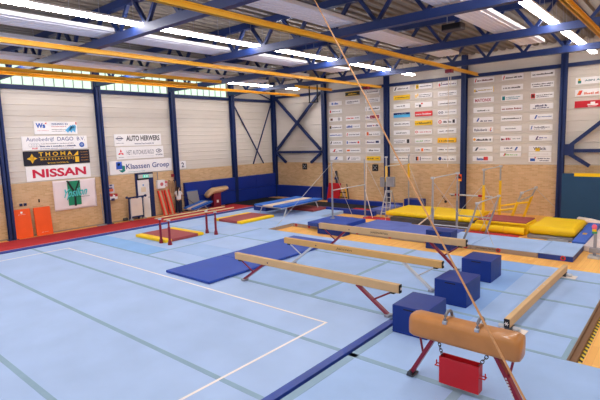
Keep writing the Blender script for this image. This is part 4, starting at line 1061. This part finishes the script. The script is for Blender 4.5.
# ------------------------------------------------------------------ wall signs
def squiggle(mb, x0, x1, zc, h, place, seed, gap=.32):
    # illegible small print: a row of short strokes
    rr = random.Random(seed); x = x0
    while x < x1-h*.3:
        w = min(x1-x, h*rr.uniform(.35, .7))
        hh = h*rr.choice((.55, .55, .85, .65))
        place(mb, x, x+w*.8, zc-h/2, zc-h/2+hh); x += w
        if rr.random() < .12: x += h*.4
NAV, GRY, DRK, CRI, REDC, BLU, YEL, ORA, PUR, GRN, TEA, SKY = (38, 46, 96), (120, 116, 128), (46, 42, 50), (176, 30, 72), (216, 50, 50), (40, 88, 176), (246, 202, 40), (238, 112, 44), (92, 60, 120), (110, 180, 60), (30, 130, 140), (90, 184, 236)
WH = (246, 243, 244)
YS = YB+.005
COLNAME = ['left column', 'middle column', 'right column']
def backsign(x0, x1, zc, hgt, bg, items, desc, panel, col, row, seed, last):
    rowname = ORD[row] if not last else 'bottom one'
    o = thing('sponsor_sign', '%s, %s, %s, %s' % (desc, panel, COLNAME[col] if col is not None else 'beside the brace', rowname), 'sign', (x0, YS, zc-hgt/2), 'sponsor signs on the far wall', 'thing')
    W = x1-x0
    MB(o).box(x0, x1, YS-.012, YS+.03, zc-hgt/2, zc+hgt/2).build('board', ink(bg) if bg != WH else M['signw'], o)
    def place(mb, a, b, c, d): mb.box(a, b, YS-.016, YS-.012, c, d)
    for n, it in enumerate(items):
        k = it[0]
        if k == 's':      # small print  (s, color, u0, u1, v, h)
            mb = MB(o); squiggle(mb, x0+W*it[2], x0+W*it[3], zc+hgt*it[4], hgt*it[5], place, seed*17+n); mb.build('lettering', ink(it[1]), o)
        elif k == 't':    # readable (t, color, u0, u1, v, h, text)
            put_text(it[6], (x0+W*it[2], YS-.012, zc+hgt*(it[4]-it[5]/2)), (1, 0, 0), (0, 0, 1), W*(it[3]-it[2]), hgt*it[5], ink(it[1]), o, .02)
        elif k == 'b':    # block
            mb = MB(o); place(mb, x0+W*it[2], x0+W*it[3], zc+hgt*it[4], zc+hgt*it[5]); mb.build('logo', ink(it[1]), o)
        elif k == 'o':    # ring/disc
            cx = x0+W*it[2]; r = hgt*it[3]
            MB(o).cyl((cx, YS-.012, zc), (cx, YS-.017, zc), r, 16).build('logo', ink(it[1]), o)
            if len(it) > 4: MB(o).cyl((cx, YS-.016, zc), (cx, YS-.02, zc), r*.5, 12).build('logo_centre', ink(it[4]), o)
        elif k == 'd':    # slanted swoosh
            a, b = x0+W*it[2], x0+W*it[3]
            MB(o).prism([(a, YS-.012, zc-hgt*.32), (a+(b-a)*.5, YS-.012, zc-hgt*.32), (b, YS-.012, zc+hgt*.34), (a+(b-a)*.55, YS-.012, zc+hgt*.34)], (0, -.005, 0)).build('logo', ink(it[1]), o)
w1 = lambda c, v=0, h=.3, a=.1, b=.92: ('s', c, a, b, v, h)
A = [
 [('white sign with blue lettering', WH, [('s', BLU, .22, .75, 0, .6)]),
  ('white sign with red corner mark', WH, [('b', REDC, .06, .16, -.3, .3), w1(GRY, 0, .25, .22, .9)]),
  ('white sign with brown mark and ring', WH, [('b', (120, 84, 70), .1, .28, -.3, .25), ('o', GRY, .78, .34, WH)]),
  ('white sign with yellow and black mark', WH, [('b', DRK, .02, .16, -.35, .3), ('b', YEL, .05, .12, -.1, .4), w1(GRY, -.05, .32, .2, .95)]),
  ('white sign with one blue text line', WH, [w1(BLU, 0, .34, .03, .97)]),
  ('white sign with black arrow mark', WH, [('d', DRK, .04, .2), w1(GRY, 0, .28, .28, .9)]),
  ('white sign with red triangle logo', WH, [('d', REDC, .25, .48), w1(DRK, -.25, .2, .2, .6), w1(GRY, .05, .5, .72, .97)]),
  ('white sign with blue sail logo', WH, [('d', BLU, .38, .62), w1(GRY, -.3, .15, .3, .7)])],
 [('black sign with yellow border and lettering', (30, 32, 30), [('b', YEL, 0, 1, -.5, -.4), ('b', YEL, 0, 1, .4, .5), ('s', YEL, .2, .8, 0, .35)]),
  ('white sign with grey lettering', WH, [w1(GRY, .1, .3), w1(GRY, -.22, .2, .1, .6)]),
  ('white sign with red lettering', WH, [w1(REDC, .05, .34, .06, .6), w1(GRY, .05, .25, .65, .95)]),
  ('white sign with slanted blue lettering', WH, [('s', BLU, .05, .48, 0, .6), w1(GRY, 0, .2, .55, .95)]),
  ('white sign with red flame mark', WH, [('d', REDC, .04, .14), w1(GRY, 0, .3, .2, .95)]),
  ('white sign with violet lettering, red end', WH, [('b', BLU, .04, .12, -.3, .3), w1(PUR, 0, .32, .18, .75), ('o', REDC, .88, .26)]),
  ('white sign with orange mark', WH, [('b', ORA, .04, .26, -.2, .2), w1(GRY, 0, .26, .32, .95)]),
  ('white sign with dark diamond mark', WH, [('d', NAV, .08, .26), w1(GRY, .1, .18, .35, .9), w1(GRY, -.2, .18, .35, .7)])],
 [('white sign with faint grey lettering', WH, [w1(GRY, 0, .3, .15, .9)]),
  ('white sign with pale two line lettering', WH, [w1(GRY, .15, .2), w1(GRY, -.2, .2)]),
  ('white sign with blue stroke and dark lettering', WH, [('d', BLU, .05, .14), w1(DRK, 0, .36, .25, .95)]),
  ('white sign with crimson block', WH, [('s', PUR, .04, .3, 0, .5), ('b', CRI, .34, .96, -.35, .35), ('s', WH, .4, .9, 0, .3)]),
  ('white sign with violet and red lettering', WH, [('s', PUR, .12, .5, 0, .5), ('s', CRI, .52, .72, 0, .4), ('s', NAV, .76, .9, 0, .5)]),
  ('white sign with orange square', WH, [('b', ORA, .06, .22, -.38, .4), ('s', DRK, .24, .5, -.15, .3), w1(GRY, -.1, .25, .55, .95)]),
  ('white sign with violet lettering, dark block', WH, [w1(PUR, 0, .4, .06, .68), ('b', NAV, .7, .92, -.25, .25)]),
  ('white sign with dark centred lettering', WH, [w1(DRK, 0, .4, .22, .56), w1(GRY, 0, .3, .6, .9)]),
  ('yellow sign with dark lettering', YEL, [w1(DRK, 0, .34, .1, .55), w1(DRK, 0, .3, .68, .88)])]]
B = [
 [('white sign with black leaf mark', WH, [('d', DRK, .05, .2), w1(GRY, 0, .36, .26, .92)]),
  ('yellow sign with thin dark lettering', YEL, [w1(DRK, .02, .22, .1, .95)]),
  ('white sign with grey lettering at centre', WH, [w1(GRY, .05, .28, .2, .55), w1(DRK, .08, .3, .58, .76)]),
  ('navy and sky blue sign', SKY, [('b', (24, 50, 110), 0, 1, .08, .5), ('s', WH, .25, .8, .25, .18)]),
  ('white sign with plain grey lettering', WH, [w1(GRY, 0, .3, .06, .95)]),
  ('white sign with small dark lettering', WH, [w1(DRK, -.05, .28, .16, .84)]),
  ('white sign with black square at its end', WH, [w1(GRY, .1, .22, .05, .7), w1(GRY, -.25, .2, .15, .6), ('b', DRK, .82, .98, -.42, .42)]),
  ('white sign with black and grey line', WH, [w1(DRK, 0, .3, .03, .38), w1(GRY, 0, .22, .4, .97)]),
  ('white sign with long grey lettering', WH, [w1(GRY, .05, .26, .05, .95)])],
 [('white sign with yellow square mark', WH, [('b', YEL, .05, .22, -.42, .42), ('b', DRK, .1, .2, -.1, .15), w1(GRY, .05, .3, .28, .95)]),
  ('white sign with yellow check mark', WH, [('b', YEL, .03, .1, -.35, .3), ('b', YEL, .14, .2, -.1, .45), w1(GRY, .18, .22, .25, .95), w1(GRY, -.18, .22, .25, .9)]),
  ('white sign with dark figure logo', WH, [('b', DRK, .24, .36, -.48, .05), ('b', REDC, .36, .46, .1, .4), w1(GRY, 0, .2, .06, .22)]),
  ('red sign with white lettering', (222, 40, 46), [('s', WH, .06, .4, 0, .44), ('s', WH, .44, .95, 0, .44)]),
  ('yellow sign with dark bold lettering', YEL, [w1(DRK, 0, .4, .05, .95)]),
  ('white sign with pink mark and lettering', WH, [('o', REDC, .1, .28, WH), w1((214, 130, 140), 0, .3, .22, .95)]),
  ('white sign with green lettering', WH, [w1(GRN, 0, .3, .08, .5), w1(GRY, 0, .2, .55, .92)]),
  ('white sign with orange square at centre', WH, [w1(GRY, 0, .3, .06, .34), ('b', ORA, .38, .5, -.35, .3), w1(GRY, 0, .25, .55, .92)]),
  ('white sign with black and orange stripes', WH, [('b', DRK, .05, .14, -.42, .42), ('b', ORA, .14, .22, -.42, .42), ('b', PUR, .3, .35, -.4, .4), w1(GRY, 0, .2, .4, .95)])],
 [('white sign with red figure mark', WH, [('b', REDC, .05, .12, -.4, .2), ('d', DRK, .14, .22), w1(PUR, -.02, .36, .24, .95)]),
  ('white sign with pale grey lettering', WH, [w1(GRY, .05, .26, .06, .95), w1(GRY, -.28, .14, .1, .8)]),
  ('white sign with dark single line', WH, [w1(DRK, -.08, .24, .06, .94)]),
  ('white sign with ring logo', WH, [('o', NAV, .1, .24, WH), ('o', NAV, .24, .24, WH), w1(GRY, .05, .24, .4, .95)]),
  ('white sign with red ring and bold lettering', WH, [('o', REDC, .13, .36, WH), w1(DRK, 0, .5, .32, .74), ('b', DRK, .8, .92, -.32, .36)]),
  ('white sign with two dark words', WH, [w1(DRK, 0, .26, .1, .36), w1(GRY, .05, .34, .44, .9)]),
  ('yellow sign with dark lettering', (250, 190, 30), [w1(DRK, -.08, .4, .08, .92)]),
  ('white sign with grey and dark line', WH, [w1(DRK, 0, .3, .03, .4), w1(GRY, 0, .24, .42, .97)]),
  ('white sign with navy round logo', WH, [('o', NAV, .14, .36, BLU), w1(NAV, -.05, .36, .28, .64), w1(NAV, -.05, .28, .7, .93)])]]
Cc = [
 [('white sign with dark red lettering', WH, [('d', REDC, .04, .14), w1((110, 40, 50), -.05, .34, .16, .95)]),
  ('white sign with yellow edge and logo', WH, [('b', YEL, .02, .1, -.3, .2), ('s', DRK, .1, .2, -.1, .3), w1((190, 160, 60), 0, .24, .22, .92), ('b', YEL, .97, 1, -.5, .5)]),
  ('white sign with crimson bold name', WH, [('t', CRI, .08, .88, -.04, .62, 'MATONIX')]),
  ('white sign with small dark words', WH, [w1(DRK, -.1, .28, .2, .62), w1(DRK, -.1, .28, .66, .8)]),
  ('white sign with blue swoosh', WH, [('d', BLU, .16, .32), w1(NAV, -.2, .34, .36, .95)]),
  ('white sign with navy name, orange figure', WH, [('t', NAV, .07, .72, -.05, .5, 'Rabobank'), ('d', ORA, .84, .92), ('b', BLU, .86, .93, -.4, -.2)]),
  ('white sign with orange dot, dark lettering', WH, [('o', (246, 170, 50), .08, .26), w1(DRK, -.05, .44, .18, .94)]),
  ('white sign with dark slanted square', WH, [('d', (20, 40, 70), .1, .3), w1(TEA, .0, .14, .34, .7)]),
  ('white sign with blue and red lettering', WH, [('s', BLU, .22, .56, 0, .6), ('b', REDC, .56, .78, -.3, .4), ('s', BLU, .5, .62, -.05, .4)])],
 [('white sign with red diamond mark', WH, [('d', REDC, .05, .15), w1(DRK, -.05, .34, .18, .95)]),
  ('white sign with dark bold lettering', WH, [w1(DRK, 0, .38, .08, .92)]),
  ('white sign with teal square', WH, [('b', TEA, .04, .18, -.36, .36), w1((90, 150, 170), .14, .2, .24, .9), w1((90, 150, 170), -.16, .2, .24, .8)]),
  ('white sign with red and dark lettering', WH, [w1((140, 50, 60), -.05, .38, .04, .96)]),
  ('white sign with narrow dark lettering', WH, [w1(DRK, 0, .26, .06, .95)]),
  ('white sign with small grey lettering', WH, [w1(GRY, .02, .26, .22, .72)]),
  ('white sign with crimson name at left', WH, [('b', DRK, .04, .1, -.3, .1), ('s', CRI, .1, .5, 0, .5), w1(GRY, 0, .2, .58, .95)]),
  ('white sign with navy lettering, blue tick', WH, [('s', NAV, .2, .6, .18, .34), ('d', BLU, .68, .86), w1(GRY, -.3, .12, .3, .6)]),
  ('white sign with red and green figures', WH, [('d', REDC, .16, .28), ('b', GRN, .26, .32, -.2, .2), ('s', GRN, .36, .84, 0, .34)])],
 [('white sign with one dark line', WH, [w1(DRK, 0, .34, .06, .95)]),
  ('white sign with two dark lines', WH, [w1(DRK, .16, .24, .05, .95), w1(DRK, -.2, .24, .1, .85)]),
  ('white sign with red square mark', WH, [('b', (222, 70, 64), .02, .2, -.42, .42), ('b', WH, .06, .16, -.25, .25), w1(DRK, .1, .2, .26, .96), w1(GRY, -.2, .2, .26, .8)]),
  ('white sign with navy bold lettering', WH, [w1(NAV, .14, .4, .22, .74), w1(NAV, -.26, .24, .12, .84)]),
  ('white sign with blue shield mark', WH, [('d', BLU, .2, .34), w1((110, 130, 180), .05, .24, .36, .95)]),
  ('white sign with light blue arrow mark', WH, [('d', BLU, .05, .14), w1(GRY, .08, .3, .22, .9), w1(GRY, -.24, .18, .22, .7)]),
  ('white sign with violet script logo', WH, [('d', PUR, .28, .42), w1((110, 110, 170), .08, .3, .44, .8), w1(GRY, -.26, .16, .3, .6)]),
  ('white sign with navy name over yellow', WH, [('b', YEL, .3, .5, -.5, .12), ('t', NAV, .2, .78, 0, .6, 'Wiick')]),
  ('blank looking pale sign', WH, [w1((214, 204, 206), 0, .24, .06, .9)]),
  ('white sign with blue zigzag mark', WH, [('b', BLU, .08, .3, -.35, .15), ('b', REDC, .27, .33, .18, .38), w1(NAV, .16, .24, .42, .94), w1(NAV, -.22, .22, .5, .9)])]]
def col(specs, panel, ci, x0, x1, zlist, seed):
    for r, ((d, bg, it), z) in enumerate(zip(specs, zlist)):
        backsign(x0, x1, z, .255 if z not in (2.73, 2.76) else .2, bg, it, d, panel, ci, r, seed+r*3, r == len(specs)-1)
Z = [6.41-.4855*k for k in range(9)]
PN = ['left sign panel', 'centre sign panel', 'right sign panel']
col(A[0], PN[0], 0, -17.66, -16.69, Z[1:], 1)
col(A[1], PN[0], 1, -16.40, -15.39, Z[:2]+Z[3:], 31)
col(A[2], PN[0], 2, -15.00, -14.01, Z, 61)
col(B[0], PN[1], 0, -13.12, -12.12, Z, 91)
col(B[1], PN[1], 1, -11.81, -10.81, Z, 121)
col(B[2], PN[1], 2, -10.50, -9.48, Z, 151)
col(Cc[0], PN[2], 0, -8.61, -7.63, Z, 181)
col(Cc[1], PN[2], 1, -7.27, -6.31, Z[:8]+[2.73], 211)
col(Cc[2], PN[2], 2, -5.97, -5.00, Z[:8]+[2.76, 2.51], 241)
def dsign(z, bg, items, label, seed):
    backsign(-4.15, -2.75, z, .27, bg, items, 'x', 'x', None, 0, seed, False)['label'] if False else None
for z, bg, items, l, sd in (
    (5.93, WH, [('b', (246, 200, 60), .07, .13, .0, .36), ('b', (20, 120, 110), .06, .15, -.36, .05), ('t', (20, 110, 120), .24, .92, 0, .26, 'ABN AMRO')], 'white sign with green and yellow shield, above the brace at right edge', 301),
    (5.42, WH, [('d', ORA, .05, .16), ('d', REDC, .1, .2), ('s', (226, 120, 96), .24, .97, -.1, .4)], 'white sign with orange figures, second down at right edge', 302),
    (4.92, (206, 26, 44), [('b', WH, .34, .62, -.2, 0), ('b', WH, .42, .54, 0, .3), ('s', WH, .36, .6, -.32, .16)], 'red sign with white emblem, third down at right edge', 303)):
    backsign(-4.15, -2.72, z, .29, bg, items, 'sign', 'right edge', None, 0, sd, False)
    bpy.context.view_layer.update()
    [o for o in bpy.data.objects if o.name.startswith('sponsor_sign')]
    last = max((o for o in COL.objects if o.name.startswith('sponsor_sign')), key=lambda o: int(o.name.split('.')[-1]) if '.' in o.name else 0)
    last['label'] = l

# left wall signs
XS = XL-.0
def lsign(y0, y1, z0, z1, bg, label, name='wall_sign'):
    o = thing(name, label, 'sign', (XS, (y0+y1)/2, z0), 'advertising signs on the left wall', 'thing')
    MB(o).box(XS-.03, XS, y0, y1, z0, z1).build('board', M['signw'] if bg == WH else ink(bg), o)
    return o
def LT(o, s, y0, y1, z0, z1, c, bold=.0, shear=0): return put_text(s, (XS, y0, z0), (0, 1, 0), (0, 0, 1), y1-y0, z1-z0, ink(c), o, bold, shear)
def LB(o, y0, y1, z0, z1, c, name='logo'): return MB(o).box(XS, XS+.005, y0, y1, z0, z1).build(name, ink(c), o)
def LP(o, pts, c, name='logo'): return MB(o).prism([(XS, y, z) for y, z in pts], (.005, 0, 0)).build(name, ink(c), o)
def LS(o, y0, y1, zc, h, c, sd):
    mb = MB(o); squiggle(mb, y0, y1, zc, h, lambda m_, a, b, p, q: m_.box(XS, XS+.004, a, b, p, q), sd); mb.build('lettering', ink(c), o)
o = lsign(8.28, 10.18, 4.38, 4.96, WH, 'white sign with blue W logo and light blue diamond shape, topmost left')
LT(o, 'W', 8.36, 8.66, 4.66, 4.88, (24, 90, 190), .04); LT(o, 's', 8.64, 8.76, 4.66, 4.82, (24, 90, 190), .04); LP(o, [(8.74, 4.86), (8.82, 4.92), (8.82, 4.83)], REDC, 'red_mark')
LT(o, 'WINKELS BV', 9.02, 9.78, 4.80, 4.88, (24, 70, 150), .02); LS(o, 9.02, 9.7, 4.73, .04, (200, 90, 110), 5); LS(o, 9.02, 9.66, 4.60, .035, GRY, 6); LS(o, 9.02, 9.66, 4.52, .035, GRY, 7); LS(o, 8.4, 8.9, 4.55, .03, (220, 150, 160), 8)
for k in range(3): LP(o, [(9.62+k*.17, 4.56), (9.74+k*.17, 4.44), (10.0+k*.07, 4.70+.03*k), (9.9+k*.07, 4.80+.02*k)], (96, 182, 230), 'diamond_bar')
LB(o, 10.12, 10.17, 4.82, 4.94, REDC, 'red_mark')
o = lsign(7.72, 10.60, 3.68, 4.30, WH, 'white sign reading Autobedrijf DAGO, under the W sign')
LT(o, 'Autobedrijf  DAGO  B.V.', 7.9, 10.5, 4.02, 4.25, (60, 76, 140), .0)
for k in range(4): MB(o).tube([(XS+.003, 8.06+k*.10+.075*math.cos(a*PI/8), 3.90+.075*math.sin(a*PI/8)) for a in range(16)], .008, 5, closed=True).build('ring', ink((186, 186, 196)), o)
LT(o, 'Audi', 8.1, 8.34, 3.72, 3.80, (214, 70, 90), .03)
LS(o, 8.5, 9.95, 3.96, .04, GRY, 11); LS(o, 8.45, 10.05, 3.85, .08, (90, 96, 130), 12); LS(o, 8.45, 9.95, 3.74, .04, (150, 156, 186), 13)
MB(o).cyl((XS, 10.33, 3.87), (XS+.005, 10.33, 3.87), .12, 18).build('round_logo', ink(BLU), o); LT(o, 'VW', 10.26, 10.40, 3.81, 3.93, (220, 230, 246), .0).location.x += .004
o = lsign(7.72, 10.66, 2.99, 3.63, (26, 26, 44), 'black sign with yellow THOMA lettering and cross emblem')
yel = (240, 188, 50)
LT(o, 'T H O M A', 8.36, 9.84, 3.40, 3.58, yel, .02); LT(o, 'M A K E L A A R D I J', 8.42, 9.9, 3.18, 3.30, yel, .01); LT(o, 'WWW.THOMA.NL', 8.7, 9.65, 3.04, 3.11, yel, .0)
LB(o, 8.35, 10.0, 3.345, 3.36, yel, 'rule')
for a in range(4):
    c, s = math.cos(a*PI/2), math.sin(a*PI/2); cy, cz = 8.07, 3.31
    LP(o, [(cy+c*.22, cz+s*.22), (cy+(c*.5-s)*.09, cz+(s*.5+c)*.09), (cy, cz), (cy+(c*.5+s)*.09, cz+(s*.5-c)*.09)], yel, 'star_point')
LP(o, [(9.9, 3.38), (10.12, 3.38), (10.12, 3.58)], yel, 'triangle'); LB(o, 9.96, 10.14, 3.06, 3.32, yel, 'house_mark')
for k in range(4): LS(o, 10.24, 10.6, 3.53-k*.13, .045, (170, 120, 50), 20+k)
o = lsign(7.76, 10.64, 2.30, 2.96, WH, 'white sign with large red NISSAN lettering')
LT(o, 'NISSAN', 8.02, 10.42, 2.43, 2.82, (206, 24, 66), .035)
o = lsign(12.0, 14.72, 3.73, 4.34, WH, 'white sign reading AUTO HERWERS, topmost between the columns')
LT(o, 'AUTO HERWERS', 12.65, 14.62, 3.98, 4.26, DRK, .03); LT(o, 'www.herwers.nl', 13.1, 14.25, 3.80, 3.89, (80, 80, 120), .01)
MB(o).tube([(XS+.003, 12.28+.13*math.cos(a*PI/8), 4.12+.11*math.sin(a*PI/8)) for a in range(16)], .012, 5, closed=True).build('ring', ink((150, 150, 166)), o); LB(o, 12.08, 12.48, 4.09, 4.15, (96, 96, 120)); LS(o, 12.08, 12.52, 3.88, .03, GRY, 33)
o = lsign(12.05, 14.82, 3.05, 3.68, WH, 'white sign with red three diamond logo')
for a in range(3):
    th = PI/2+a*2*PI/3; cy, cz = 12.3, 3.38
    LP(o, [(cy, cz), (cy+.1*math.cos(th+.52), cz+.1*math.sin(th+.52)), (cy+.18*math.cos(th), cz+.18*math.sin(th)), (cy+.1*math.cos(th-.52), cz+.1*math.sin(th-.52))], (226, 40, 50), 'red_diamond')
LT(o, 'HET AUTOHUIS RIGO', 12.62, 14.22, 3.27, 3.50, (104, 104, 122), .0); LS(o, 12.16, 12.46, 3.16, .03, GRY, 35); LS(o, 12.6, 14.2, 3.17, .02, (190, 190, 200), 36)
MB(o).tube([(XS+.003, 14.52+.16*math.cos(a*PI/8), 3.42+.09*math.sin(a*PI/8)) for a in range(16)], .016, 5, closed=True).build('oval_logo', ink(NAV), o); LT(o, 'H', 14.45, 14.6, 3.36, 3.48, NAV, .03, .3); LT(o, 'HYUNDAI', 14.32, 14.74, 3.17, 3.25, NAV, .02)
o = lsign(11.62, 15.30, 2.30, 2.98, WH, 'wide white sign reading Klaassen Groep above the door')
LT(o, 'Klaassen Groep', 12.52, 15.12, 2.44, 2.80, (38, 62, 140), .012); LS(o, 12.6, 13.6, 2.38, .02, (60, 150, 160), 40)
LB(o, 11.98, 12.30, 2.55, 2.93, (46, 92, 196)); LP(o, [(12.1, 2.5), (12.28, 2.36), (12.46, 2.44), (12.46, 2.7), (12.3, 2.74), (12.3, 2.5)], (30, 130, 120), 'green_leaf'); LB(o, 12.06, 12.2, 2.74, 2.86, (160, 190, 236), 'pale_mark')
o = lsign(15.82, 16.26, 2.32, 2.76, WH, 'small white square sign with the number 2')
LT(o, '2', 15.95, 16.13, 2.40, 2.68, NAV, .02)

# ------------------------------------------------------------------ world, camera, view
w = bpy.data.worlds.new('World'); S.world = w; w.use_nodes = True
w.node_tree.nodes['Background'].inputs[0].default_value = (.7, .8, 1, 1); w.node_tree.nodes['Background'].inputs[1].default_value = .3
f, pitch, yaw, roll = 462.5, .1309, .7062, -.0319
fw = Vector((-math.sin(yaw)*math.cos(pitch), math.cos(yaw)*math.cos(pitch), -math.sin(pitch)))
r = Vector((math.cos(yaw), math.sin(yaw), 0)); u = r.cross(fw)
r2 = r*math.cos(roll)+u*math.sin(roll); u2 = u*math.cos(roll)-r*math.sin(roll)
cam = bpy.data.cameras.new('Camera'); cam.sensor_width = 36; cam.lens = f/600*36; cam.clip_end = 200
co = bpy.data.objects.new('Camera', cam); COL.objects.link(co)
m = Matrix((r2, u2, -fw)).transposed().to_4x4(); m.translation = (0, 0, 3.8); co.matrix_world = m
S.camera = co
S.view_settings.view_transform = 'Standard'; S.view_settings.look = 'None'; S.view_settings.gamma = 1
S.view_settings.exposure = 0.12
S.view_settings.use_curve_mapping = False
